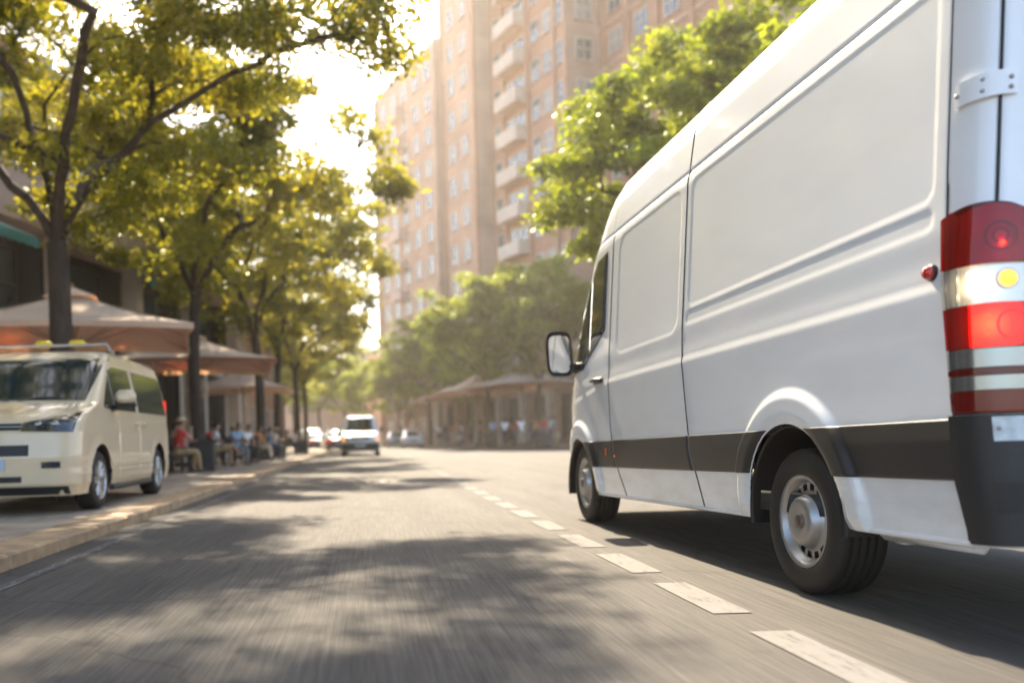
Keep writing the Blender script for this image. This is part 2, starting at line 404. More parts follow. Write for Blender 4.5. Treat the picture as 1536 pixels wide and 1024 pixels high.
b.box((.45, 1.2, .36), (.18, 2.0, .12)); b.box((-.45, 1.2, .40), (.10, 4.5, .10)); b.build('axle', M['drum'], van)
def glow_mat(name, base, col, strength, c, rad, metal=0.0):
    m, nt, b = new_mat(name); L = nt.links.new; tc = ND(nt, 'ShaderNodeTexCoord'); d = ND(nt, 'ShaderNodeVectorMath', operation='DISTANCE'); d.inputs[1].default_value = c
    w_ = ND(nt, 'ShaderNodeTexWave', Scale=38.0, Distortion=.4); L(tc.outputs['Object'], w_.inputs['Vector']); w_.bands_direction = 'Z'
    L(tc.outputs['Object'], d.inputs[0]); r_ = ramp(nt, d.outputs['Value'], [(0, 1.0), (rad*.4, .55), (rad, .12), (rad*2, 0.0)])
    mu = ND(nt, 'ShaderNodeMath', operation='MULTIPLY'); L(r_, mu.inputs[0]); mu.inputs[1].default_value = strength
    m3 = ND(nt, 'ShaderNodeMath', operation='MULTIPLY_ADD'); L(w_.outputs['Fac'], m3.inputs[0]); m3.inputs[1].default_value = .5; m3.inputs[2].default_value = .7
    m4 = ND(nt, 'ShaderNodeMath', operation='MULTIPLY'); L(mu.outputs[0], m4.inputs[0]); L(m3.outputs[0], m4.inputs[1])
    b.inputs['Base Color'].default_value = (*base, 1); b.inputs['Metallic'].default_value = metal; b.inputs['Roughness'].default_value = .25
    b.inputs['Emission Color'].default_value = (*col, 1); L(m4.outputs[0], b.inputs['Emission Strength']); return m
# rear corner as a plan curve: u -> (y, x inset)
pu = [(-1.13, 0), (-1.17, .002)]+[r_ for r_ in REAR[1:8]]+[(-1.300, .071), (-1.306, .10), (-1.310, .2), (-1.312, .4)]
pu = np.array(pu); ul = np.concatenate([[0], np.cumsum(np.hypot(np.diff(pu[:, 0]), np.diff(pu[:, 1])))])
def corner(u, z, off):
    y = np.interp(u, ul, pu[:, 0]); e = np.interp(u, ul, pu[:, 1])
    d = .01; y2 = np.interp(u+d, ul, pu[:, 0]); e2 = np.interp(u+d, ul, pu[:, 1]); y1 = np.interp(u-d, ul, pu[:, 0]); e1 = np.interp(u-d, ul, pu[:, 1])
    ty, te = y2-y1, e2-e1; L = math.hypot(ty, te) or 1
    ny, nx = -te/L, -(-ty/L)   # outward: +x (away from body) and -y
    base = HW-float(np.interp(z, SZ, SI))-e
    return (-base+off*nx, y+off*ny, z)
def cpatch(name, u0, u1, z0, z1, off, m, nu=22, nz=8, parent=van, bulge=0.0, skirt=True, skirt_to=-.004):
    us = np.linspace(0, 1, nu); zs_ = np.linspace(0, 1, nz)
    if skirt: us = np.concatenate([[0], us, [1]]); zs_ = np.concatenate([[0], zs_, [1]])
    V = []
    for a, s_ in enumerate(us):
        for b_, t in enumerate(zs_):
            zb = z0(s_) if callable(z0) else z0; zt_ = z1(s_) if callable(z1) else z1
            z = zb+(zt_-zb)*t
            ua = u0(z) if callable(u0) else u0; ub = u1(z) if callable(u1) else u1
            o_ = off+bulge*math.sin(math.pi*s_)
            if skirt and (a in (0, len(us)-1) or b_ in (0, len(zs_)-1)): o_ = skirt_to
            V.append(corner(ua+(ub-ua)*s_, z, o_))
    return raw(name, pitch(V), grid_faces(len(us), len(zs_)), m, parent, 'auto')
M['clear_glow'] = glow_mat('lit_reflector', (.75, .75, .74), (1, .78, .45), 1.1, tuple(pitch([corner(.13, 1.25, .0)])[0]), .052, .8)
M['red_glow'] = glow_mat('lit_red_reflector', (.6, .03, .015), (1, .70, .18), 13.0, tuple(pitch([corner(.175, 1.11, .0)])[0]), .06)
M['dred_bowl'] = mat('dark_red_bowl', (.16, .006, .006), .3, .2, var=0)
uL = lambda z: .012+.055*(1.51-z); uR = lambda z: .285
lampE = empty('tail_lamp', (0, 0, 0)); lampE.parent = van
ztop = lambda s_: 1.505+.020*math.sin(math.pi*min(1, s_*1.1))-.05*max(0, s_-.8)
cpatch('lamp_housing', lambda z: uL(z)-.006, lambda z: uR(z)+.006, .806, lambda s_: ztop(s_)+.009, .010, M['seal'], parent=lampE)
zs5 = [(.815, .885, 'dkred_lens', 'lens'), (.889, .937, 'clear_lens', 'lens'), (.940, .962, 'dkred_lens', 'lens'), (.965, 1.030, 'clear_lens', 'lens'),
       (1.033, 1.180, 'red_lens', 'lens'), (1.183, 1.315, 'clear_lens', 'lens'), (1.318, None, 'red_lens', 'lens')]
for a, b_, mm, nm in zs5:
    cpatch(nm, uL, uR, a, ztop if b_ is None else b_, .026, M[mm], parent=lampE, bulge=.006, skirt_to=.009)
# what shows through the lenses: bowls and bulbs
cpatch('reflector', lambda z: uL(z)+.004, uR, .888, .938, .0145, M['chrome'], parent=lampE, skirt=False)
cpatch('reflector', lambda z: uL(z)+.004, uR, .965, 1.030, .0145, M['chrome'], parent=lampE, skirt=False)
cpatch('reflector', lambda z: uL(z)+.004, uR, 1.183, 1.315, .0145, M['clear_glow'], parent=lampE, skirt=False)
cpatch('reflector', lambda z: uL(z)+.004, uR, .812, .886, .0145, M['red_bowl'], parent=lampE, skirt=False)
cpatch('reflector', lambda z: uL(z)+.004, .118, 1.035, 1.180, .0145, M['red_bowl'], parent=lampE, skirt=False)
cpatch('reflector', .120, uR, 1.035, 1.180, .0145, M['red_glow'], parent=lampE, skirt=False)
cpatch('reflector', lambda z: uL(z)+.004, .078, 1.32, lambda s_: ztop(s_)-.002, .0145, M['red_bowl'], parent=lampE, skirt=False)
cpatch('reflector', .081, uR, 1.32, lambda s_: ztop(s_)-.002, .012, M['red_bowl'], parent=lampE, skirt=False)
cpatch('divider', .078, .083, 1.32, 1.50, .022, M['red_bowl'], nu=3, parent=lampE)
cpatch('divider', .116, .121, 1.035, 1.18, .022, M['red_bowl'], nu=3, parent=lampE)
cpatch('divider', .082, .085, 1.185, 1.31, .022, M['chrome'], nu=3, parent=lampE)
def blob(name, u, z, off, rad, m, flat=.5):
    c = corner(u, z, off); b = MB(); b.sphere((0, 0, 0), (rad, rad*.9, rad), 14)
    P = np.array(b.v)+np.array(c); raw(name, pitch(P), b.f, m, lampE, True)
pass
blob('bulb', .128, 1.285, .012, .014, M['bulb']); blob('bulb', .132, 1.225, .012, .016, M['bulb'])
blob('amber_bulb', .222, 1.262, .018, .029, M['amber'])
blob('bulb', .168, 1.135, .012, .013, M['bulb_red']); blob('bulb', .168, 1.085, .012, .013, M['bulb_red'])
blob('bulb', .205, 1.385, .014, .009, M['bulb_red'])
def ring(u, z, r0, r1, off, m, name='bowl_ring'):
    b = MB(); c = np.array(corner(u, z, off)); n1 = np.array(corner(u, z, off+.01))-c; n1 /= np.linalg.norm(n1)
    up = np.array([0, 0, 1.]); sd_ = np.cross(up, n1); V = []; n = 36
    pr = [(r0, .0), (r0, .007), (r1, .007), (r1, 0)]
    for a in np.linspace(0, 2*math.pi, n):
        for r_, h in pr: V.append(c+sd_*math.cos(a)*r_+up*math.sin(a)*r_+n1*h)
    raw(name, pitch(V), grid_faces(n, 4), m, lampE, 'auto')
ring(.200, 1.41, .044, .050, .012, M['dred_bowl']); ring(.200, 1.41, .020, .026, .012, M['dred_bowl']); ring(.232, 1.105, .046, .052, .012, M['red_bowl'])
ring(.222, 1.262, .031, .035, .012, M['chrome'])
# bumper corner (dark plastic), wraps round the rear
def bz1(s_): return .803
cpatch('rear_bumper', lambda z: .040+.05*max(0, .57-z)*3, .33, .355, .803, .030, M['plastic'], nu=40, nz=18, bulge=.008, skirt_to=-.03)
b = MB(); b.box((-.42, -1.35, .66), (.84, .10, .26), bev=.03); b.box((.46, -1.35, .66), (.92, .10, .26), bev=.03); b.box((0, -1.335, .45), (1.56, .10, .18), bev=.03)
raw('rear_bumper', pitch(b.v), b.f, M['plastic'], van, 'auto')
cpatch('bumper_recess', .16, .30, .47, .575, .042, M['seal'], nu=14, parent=van, bulge=.004, skirt_to=.03)
cpatch('reflector', .168, .275, .712, .795, .040, M['plate'], nu=8, parent=van, bulge=.003, skirt_to=.03)
c = corner(.180, .755, .045); b = MB(); b.sphere(c, .007); raw('bolt', pitch(b.v), b.f, M['rim'], van)
# side marker lamp
def side_pt(y, z, off): return (-(HW-float(inset(np.array(y), np.array(z), False))+off), y, z)
c = side_pt(-1.065, 1.333, 0); b = MB(); b.lathe([(.030, .004), (.030, -.010), (.026, -.014), (.0001, -.016)], 24, 'x', c); raw('side_marker', pitch(b.v), b.f, M['seal'], van, 'auto')
b = MB(); b.lathe([(.025, -.013), (.024, -.024), (.016, -.034), (.0001, -.037)], 24, 'x', c); raw('side_marker_lens', pitch(b.v), b.f, mat('marker_red', (.55, .01, .012), .12, coat=1, var=0), van)
# dark rubber strips in the panel gaps, deepening their shade by colour
for k, zs_ in ((0, (.36, 2.95)), (1, (.36, 2.46)), (2, (.36, 2.90))):
    pts = []
    for z in np.linspace(zs_[0], zs_[1], 90):
        if .56 < z < .81 and k == 2: pass
        y = float(seam_y(k, np.array(z))); x = HW-float(inset(np.array(y), np.array(z), False)); pts.append((-(x-.0012), y, z))
    b = MB(); b.tube(pts, .0042, 6); raw('gap_shade_strip', pitch(b.v), b.f, M['seal'], van, True)
us_ = np.interp(.0665, pu[:, 1], ul); b = MB(); b.tube([corner(us_, z, .001) for z in np.linspace(.82, 2.80, 60)], .0052, 6); raw('gap_shade_strip', pitch(b.v), b.f, M['seal'], van, True)
b = MB(); b.tube([(-(HW-float(inset(np.array(y), np.array(2.475), False))-.001), y, 2.475) for y in np.linspace(-1.12, 3.0, 60)], .003, 6); raw('roof_gutter_line', pitch(b.v), b.f, M['grey_seal'], van, True)
# small orange reflectors near the front door
for y, z, dz in ((3.02, .70, .06), (2.80, .66, .022)):
    c = side_pt(y, z, .020); b = MB(); b.box(c, (.012, .03, dz), bev=.004); raw('reflector', pitch(b.v), b.f, M['orange'], van, 'auto')
# rear hinges on the pillar
for zc_ in (1.935, .98+1.6*0+1.70*0+2.55):
    if zc_ > 2.4: zc_ = 2.62
    hg = cpatch('door_hinge', .050, .235, zc_-.042, zc_+.042, .016, M['white'], nu=24, nz=5, bulge=.006, skirt_to=0)
    for u_, dz in ((.062, -.004), (.145, .022), (.145, -.018), (.213, .014), (.213, -.020)):
        c = corner(u_, zc_+dz, .021); b = MB(); b.sphere(c, .0085, 10); raw('bolt', pitch(b.v), b.f, M['rim'], hg)
# rear door recess panel, handles, plate side
b = MB()
for sx in (-1, 1): b.box((sx*.44, -1.32, 1.95), (.66, .02, .80), bev=.01)
raw('rear_window', pitch(b.v), b.f, M['glass'], van, 'auto')
# cab side windows
def polyf(pts):
    ys_, zs_ = zip(*pts); return lambda y: float(np.interp(y, ys_, zs_))
lo = polyf([(3.10, 1.70), (3.28, 1.62), (3.72, 1.44), (4.05, 1.44)]); hi = polyf([(3.10, 2.36), (3.38, 2.34), (3.55, 2.22), (3.72, 2.03), (4.05, 1.50)])
patch('window_frame', np.concatenate([[3.09], np.linspace(3.095, 4.06, 40), [4.065]]), lambda y: lo(y)-.02, lambda y: hi(y)+.022, .006, M['seal'])
M['cab_glass'] = mat('cab_glass', (.02, .03, .025), .03, spec=1.0, var=0, coat=1.0)
for nm, a, b_ in (('door_window', 3.125, 3.52), ('quarter_window', 3.57, 3.98)):
    patch(nm, np.concatenate([[a], np.linspace(a+.003, b_-.003, 18), [b_]]), lambda y: lo(y)+.01, lambda y: hi(y)-.012, .010, M['cab_glass'], edge=-.006)
# far-side windows and windscreen
patch('door_window', np.linspace(3.125, 3.98, 18), lambda y: lo(y), lambda y: hi(y), .006, M['cab_glass'], sgn=1)
def wpatch():
    V = []; ys_ = np.linspace(3.42, 4.10, 20); zu = np.linspace(2.80, 3.01, 40)
    for sgn in (-1, 1):
        for y in ys_:
            for z in zu:
                zz = float(zmap(np.array(y), np.array(z))); x = max(0, HW-float(inset(np.array(y), np.array(zz), False)))
                V.append((sgn*x, y+.006, zz+.008))
    n = 20*40; F = np.concatenate([grid_faces(20, 40), grid_faces(20, 40, flip=True)+n])
    raw('windscreen', pitch(V), F, M['cab_glass'], van, True)
wpatch()
# door handle
b = MB(); c = side_pt(3.24, 1.305, .0)
b.tube([(c[0]+.0, 3.11, 1.30), (c[0]-.028, 3.13, 1.30), (c[0]-.036, 3.24, 1.305), (c[0]-.028, 3.36, 1.308), (c[0], 3.385, 1.308)], [.012, .017, .019, .017, .012], 10)
b.box((c[0]-.004, 3.24, 1.30), (.018, .24, .055), bev=.008); raw('door_handle', pitch(b.v), b.f, M['plastic'], van, 'auto')
# mirrors
def mirror(sgn):
    y0, xb = 4.02, .93
    e = empty('door_mirror', (0, 0, 0)); e.parent = van
    b = MB()
    b.tube([(sgn*(xb-.05), 4.0, 1.46), (sgn*(xb+.05), 3.98, 1.48), (sgn*(xb+.14), 3.93, 1.50)], [.06, .05, .04], 10)
    b.box((sgn*(xb-.02), 4.0, 1.47), (.08, .20, .14), bev=.03)
    raw('mirror_arm', pitch(b.v), b.f, M['seal'], e, 'auto')
    b = MB(); cx = sgn*(xb+.215); V = []
    prof = [(.0, .02), (.0, -.0), (.05, .55), (.10, .85), (.13, 1.0)]
    # housing: rounded shell, open side towards the rear
    def loop(sc, y):
        L = []
        for k in range(32):
            a = 2*math.pi*k/32; ca, sa = math.cos(a), math.sin(a)
            px = math.copysign(abs(ca)**.45, ca)*.118*sc; pz = math.copysign(abs(sa)**.45, sa)*.205*sc
            L.append((cx+px*(1+.10*pz/.2*sgn*-1*0)+sgn*.012*pz/.2, y, 1.60+pz))
        return L
    rows = [loop(.93, 3.905), loop(.93, 3.88), loop(1.0, 3.875), loop(1.0, 3.91), loop(.93, 3.96), loop(.72, 4.0), loop(.3, 4.02), loop(.001, 4.022)]
    V = np.array(rows).reshape(-1, 3); V = V.reshape(8, 32, 3); V = np.concatenate([V, V[:, :1]], 1)
    raw('mirror_housing', pitch(V.reshape(-1, 3)), grid_faces(8, 33), M['seal'], e, 'auto')
    L = [(x, y-.13*(z-1.60), z) for x, y, z in loop(.82, 3.885)]; n = len(L)
    gl = raw('mirror_glass', pitch(L+[(cx, 3.885, 1.60)]), [[k, (k+1) % n, n] for k in range(n)], M['mirror'], e, True)
mirror(-1); mirror(1)
# front lamps and grille (seen only from ahead)
b = MB(); b.box((0, 4.815, .75), (1.0, .05, .22), bev=.02); raw('grille', pitch(b.v), b.f, M['plastic'], van, 'auto')
for sgn in (-1, 1):
    b = MB(); b.sphere((sgn*.70, 4.66, .98), (.16, .10, .13), 16); raw('headlight', pitch(b.v), b.f, M['chrome'], van, True)
b = MB(); b.box((0, 4.76, .45), (1.5, .16, .24), bev=.06); raw('front_bumper', pitch(b.v), b.f, M['plastic'], van, 'auto')
# =================================================================== ground, road, pavements
def road_mat():
    m, nt, b = new_mat('asphalt'); L = nt.links.new
    tc = ND(nt, 'ShaderNodeTexCoord')
    mp = ND(nt, 'ShaderNodeMapping'); mp.inputs['Scale'].default_value = (1.6, .10, 1); L(tc.outputs['Object'], mp.inputs[0])
    n1 = ND(nt, 'ShaderNodeTexNoise', Scale=1.3, Detail=6.0, Roughness=.6); L(mp.outputs[0], n1.inputs['Vector'])
    mp2 = ND(nt, 'ShaderNodeMapping'); mp2.inputs['Scale'].default_value = (30, .8, 1); L(tc.outputs['Object'], mp2.inputs[0])
    n2 = ND(nt, 'ShaderNodeTexNoise', Scale=1.6, Detail=8.0, Roughness=.72); L(mp2.outputs[0], n2.inputs['Vector'])
    n3 = ND(nt, 'ShaderNodeTexNoise', Scale=160.0, Detail=3.0, Roughness=.8); L(tc.outputs['Object'], n3.inputs['Vector'])
    c1 = ramp(nt, n1.outputs['Fac'], [(.3, (.056, .052, .048)), (.7, (.092, .085, .076))])
    c2 = ramp(nt, n2.outputs['Fac'], [(.30, .60), (.5, 1.0), (.70, 1.5)])
    c3 = ramp(nt, n3.outputs['Fac'], [(.3, .7), (.5, 1.0), (.72, 1.4)])
    x = ND(nt, 'ShaderNodeMix', data_type='RGBA', blend_type='MULTIPLY'); x.inputs[0].default_value = 1; L(c1, x.inputs[6]); L(c2, x.inputs[7])
    y = ND(nt, 'ShaderNodeMix', data_type='RGBA', blend_type='MULTIPLY'); y.inputs[0].default_value = .8; L(x.outputs[2], y.inputs[6]); L(c3, y.inputs[7])
    n4 = ND(nt, 'ShaderNodeTexNoise', Scale=.55, Detail=9.0, Roughness=.7, Distortion=.8); L(tc.outputs['Object'], n4.inputs['Vector']); c4 = ramp(nt, n4.outputs['Fac'], [(.33, .55), (.40, 1.0), (.62, 1.0), (.70, 1.25)])
    v5 = ND(nt, 'ShaderNodeTexVoronoi', feature='DISTANCE_TO_EDGE', Scale=.33); n5 = ND(nt, 'ShaderNodeTexNoise', Scale=2.2, Detail=5.0); L(tc.outputs['Object'], n5.inputs['Vector'])
    a5 = ND(nt, 'ShaderNodeVectorMath', operation='MULTIPLY_ADD'); L(n5.outputs['Color'], a5.inputs[0]); a5.inputs[1].default_value = (.5, .5, .5); L(tc.outputs['Object'], a5.inputs[2]); L(a5.outputs[0], v5.inputs['Vector']); c5 = ramp(nt, v5.outputs['Distance'], [(0, .6), (.003, .7), (.006, 1.0)])
    z4 = ND(nt, 'ShaderNodeMix', data_type='RGBA', blend_type='MULTIPLY'); z4.inputs[0].default_value = .8; L(y.outputs[2], z4.inputs[6]); L(c4, z4.inputs[7])
    z5 = ND(nt, 'ShaderNodeMix', data_type='RGBA', blend_type='MULTIPLY'); z5.inputs[0].default_value = .7; L(z4.outputs[2], z5.inputs[6]); L(c5, z5.inputs[7])
    L(z5.outputs[2], b.inputs['Base Color']); b.inputs['Roughness'].default_value = .82; b.inputs['Specular IOR Level'].default_value = .26
    bp = ND(nt, 'ShaderNodeBump', Strength=.5, Distance=.006); L(n3.outputs['Fac'], bp.inputs['Height']); L(bp.outputs[0], b.inputs['Normal'])
    return m
def paint_mat(name, thr, col=(.215, .207, .195)):
    m, nt, b = new_mat(name); L = nt.links.new; tc = ND(nt, 'ShaderNodeTexCoord')
    mp = ND(nt, 'ShaderNodeMapping'); mp.inputs['Scale'].default_value = (9, 1.6, 1); L(tc.outputs['Object'], mp.inputs[0])
    n = ND(nt, 'ShaderNodeTexNoise', Scale=3.0, Detail=9.0, Roughness=.75); L(mp.outputs[0], n.inputs['Vector'])
    c = ramp(nt, n.outputs['Fac'], [(thr-.05, (.11, .105, .10)), (thr+.03, tuple(k*.85 for k in col)), (.7, col)]); L(c, b.inputs['Base Color']); b.inputs['Roughness'].default_value = .85; b.inputs['Specular IOR Level'].default_value = .2
    return m
def paver_mat():
    m, nt, b = new_mat('stone_pavers'); L = nt.links.new; tc = ND(nt, 'ShaderNodeTexCoord')
    br = ND(nt, 'ShaderNodeTexBrick', Scale=1.0); br.inputs['Brick Width'].default_value = .8; br.inputs['Row Height'].default_value = .5; br.inputs['Mortar Size'].default_value = .008
    br.inputs['Color1'].default_value = (.40, .33, .25, 1); br.inputs['Color2'].default_value = (.31, .25, .19, 1); br.inputs['Mortar'].default_value = (.09, .075, .06, 1)
    L(tc.outputs['Object'], br.inputs['Vector'])
    n = ND(nt, 'ShaderNodeTexNoise', Scale=2.5, Detail=8.0); L(tc.outputs['Object'], n.inputs['Vector'])
    c = ramp(nt, n.outputs['Fac'], [(.3, .72), (.7, 1.2)])
    x = ND(nt, 'ShaderNodeMix', data_type='RGBA', blend_type='MULTIPLY'); x.inputs[0].default_value = 1; L(br.outputs[0], x.inputs[6]); L(c, x.inputs[7]); L(x.outputs[2], b.inputs['Base Color'])
    b.inputs['Roughness'].default_value = .7
    bp = ND(nt, 'ShaderNodeBump', Strength=.5, Distance=.01); L(br.outputs['Fac'], bp.inputs['Height']); bp.invert = True; L(bp.outputs[0], b.inputs['Normal'])
    return m
def brick_mat(name, a, b_, mo, sc=1.0):
    m, nt, b = new_mat(name); L = nt.links.new; tc = ND(nt, 'ShaderNodeTexCoord')
    mp = ND(nt, 'ShaderNodeMapping'); mp.inputs['Rotation'].default_value = (R(90), 0, 0); L(tc.outputs['Object'], mp.inputs[0])
    br = ND(nt, 'ShaderNodeTexBrick', Scale=sc); br.inputs['Brick Width'].default_value = .25; br.inputs['Row Height'].default_value = .08; br.inputs['Mortar Size'].default_value = .008
    br.inputs['Color1'].default_value = (*a, 1); br.inputs['Color2'].default_value = (*b_, 1); br.inputs['Mortar'].default_value = (*mo, 1); L(mp.outputs[0], br.inputs['Vector'])
    n = ND(nt, 'ShaderNodeTexNoise', Scale=.35, Detail=6.0); L(tc.outputs['Object'], n.inputs['Vector'])
    c = ramp(nt, n.outputs['Fac'], [(.3, .8), (.7, 1.15)])
    x = ND(nt, 'ShaderNodeMix', data_type='RGBA', blend_type='MULTIPLY'); x.inputs[0].default_value = 1; L(br.outputs[0], x.inputs[6]); L(c, x.inputs[7]); L(x.outputs[2], b.inputs['Base Color'])
    b.inputs['Roughness'].default_value = .85; return m
M['road'] = road_mat(); M['pave'] = paver_mat()
M['kerbst'] = mat('kerb_stone', (.38, .26, .15), .7, var=.3, scale=5, bump=.4, bscale=60)
M['soil'] = mat('earth', (.13, .11, .08), .9, var=.3, scale=.5)
def sheet(name, poly, z, m, sub=None):
    return struct(raw(name, [(x, y, z) for x, y in poly], [list(range(len(poly)))], m, None, False))
sheet('ground', [(-320, -120), (320, -120), (320, 420), (-320, 420)], -.012, M['soil'])
sheet('road', [(-40, -60), (60, -60), (60, 300), (-40, 300)], 0, M['road'])
def slab(name, poly, z0, z1, m):
    b = MB(); b.prism(poly, z0, z1); return struct(b.build(name, m, None, False))
bendL = [(60, 0), (66, -.3), (72, -1.0), (79, -2.2), (86, -3.8), (94, -6.0), (102, -8.6), (118, -14.6), (140, -24)]
slab('pavement', [(-2.78, -60), (-2.78, 60)]+[(-2.78+d, y) for y, d in bendL[1:]]+[(-60, 200), (-60, -60)], -.3, .098, M['pave'])
farR = [(19, 44), (12.7, 47.5), (10.4, 51), (8.7, 56), (7.3, 63), (6.0, 74), (4.9, 80), (3.6, 86), (1.4, 94), (-1, 102), (-6, 117), (-16, 142), (-40, 190)]
slab('pavement', farR+[(50, 190), (50, 44)], -.3, .12, M['pave'])
slab('pavement', [(7.6, -60), (7.6, 26), (9, 29), (12, 30), (50, 30), (50, -60)], -.3, .12, M['pave'])
# kerb stones
def kerb(pts, w_, h, side, st=1.0):
    b = MB(); 
    for (x0, y0), (x1, y1) in zip(pts[:-1], pts[1:]):
        L = math.hypot(x1-x0, y1-y0); n = max(1, int(L/st)); dx, dy = (x1-x0)/L, (y1-y0)/L; a = math.atan2(dy, dx)
        for k in range(n):
            t = (k+.5)*L/n; b.box((x0+dx*t+side*-dy*w_/2*-1, y0+dy*t+side*dx*w_/2*-1, h/2-.1+random.uniform(-.002, .002)), (L/n-.008, w_, h+.2), (0, 0, a), bev=.02)
    return struct(b.build('kerb', M['kerbst'], None, 'auto'))
kerb([(-2.38, -8)]+[(-2.38+d, y) for y, d in bendL], .42, .104, -1)
kerb(farR[:-1], .3, .13, 1, 1.5)
# lane dashes and edge line
dm = paint_mat('road_paint', .43); em = paint_mat('worn_paint', .56, (.28, .26, .23))
b = MB()
y = 2.74-1.2*5
while y < 110:
    xc = 1.57+.10*max(0, (y-9)/14)**1.2*.6
    xc = min(xc, 2.3+(y-40)*.004 if y > 40 else 9)
    if y > 60: xc -= (y-60)**2*.0055
    b.add([(xc-.085, y, .004), (xc+.085, y, .004), (xc+.085, y+.83, .004), (xc-.085, y+.83, .004)], [[0, 1, 2, 3]]); y += 1.2
struct(b.build('lane_marking', dm, None, False))
b = MB(); b.add([(-2.16, -8, .004), (-2.07, -8, .004), (-2.07, 58, .004), (-2.16, 58, .004)], [[0, 1, 2, 3]])
struct(b.build('edge_line', em, None, False))
# manhole covers
M['iron'] = mat('cast_iron', (.035, .03, .026), .55, .6, bump=.6, bscale=30); M['conc'] = mat('concrete_ring', (.22, .17, .12), .8, var=.25, scale=8)
def manhole(x, y, r_, label):
    e = empty('manhole_cover', (x, y, 0), 0, label, 'manhole cover')
    b = MB(); b.lathe([(r_*.84, .004), (r_*.84, .009), (r_, .009), (r_*1.02, .001)], 40); b.build('frame', M['conc'], e)
    b = MB(); b.lathe([(r_*.83, .002), (r_*.82, .012), (r_*.3, .013), (.0001, .013)], 40)
    for k in range(8): b.box((r_*.55*math.cos(k*R(45)), r_*.55*math.sin(k*R(45)), .014), (r_*.3, .03, .008), (0, 0, k*R(45)))
    b.build('lid', M['iron'], e)
manhole(-.10, 18.6, .62, 'wide manhole cover with tan rim in the left lane, the farther and larger of two')
manhole(.22, 16.6, .34, 'small dark manhole cover in the left lane, nearer the camera than the wide one')
# =================================================================== trees
def leaf_mat(name, a, b_, tr):
    m = bpy.data.materials.new(name); m.use_nodes = True; nt = m.node_tree; nt.nodes.clear(); L = nt.links.new
    o = ND(nt, 'ShaderNodeOutputMaterial'); tc = ND(nt, 'ShaderNodeTexCoord')
    n = ND(nt, 'ShaderNodeTexNoise', Scale=.9, Detail=2.0); L(tc.outputs['Object'], n.inputs['Vector'])
    n2 = ND(nt, 'ShaderNodeTexWhiteNoise', noise_dimensions='3D')
    sc = ND(nt, 'ShaderNodeVectorMath', operation='SNAP'); sc.inputs[1].default_value = (.12, .12, .12); L(tc.outputs['Object'], sc.inputs[0]); L(sc.outputs[0], n2.inputs['Vector'])
    ad = ND(nt, 'ShaderNodeMath', operation='MULTIPLY_ADD'); L(n2.outputs['Value'], ad.inputs[0]); ad.inputs[1].default_value = .4; L(n.outputs['Fac'], ad.inputs[2])
    c = ramp(nt, ad.outputs[0], [(.45, a), (.95, b_)])
    d = ND(nt, 'ShaderNodeBsdfDiffuse'); L(c, d.inputs[0])
    t = ND(nt, 'ShaderNodeBsdfTranslucent'); c2 = ramp(nt, ad.outputs[0], [(.45, tuple(x*tr[k] for k, x in enumerate(a))), (.95, tuple(x*tr[k] for k, x in enumerate(b_)))]); L(c2, t.inputs[0])
    mx = ND(nt, 'ShaderNodeMixShader'); mx.inputs[0].default_value = .5; L(d.outputs[0], mx.inputs[1]); L(t.outputs[0], mx.inputs[2])
    g = ND(nt, 'ShaderNodeBsdfGlossy'); g.inputs['Roughness'].default_value = .35; g.inputs[0].default_value = (.9, .95, .8, 1)
    m2 = ND(nt, 'ShaderNodeMixShader'); m2.inputs[0].default_value = .05; L(mx.outputs[0], m2.inputs[1]); L(g.outputs[0], m2.inputs[2]); L(m2.outputs[0], o.inputs[0])
    return m
M['leafL'] = leaf_mat('warm_leaf', (.066, .085, .012), (.165, .165, .020), (3.6, 3.0, 1.1))
M['leafR'] = leaf_mat('green_leaf', (.055, .085, .011), (.160, .185, .020), (3.2, 2.9, 1.2))
M['bark'] = mat('bark', (.050, .034, .025), .85, var=.45, scale=8, bump=.9, bscale=22, stretch=(1, 1, .25))
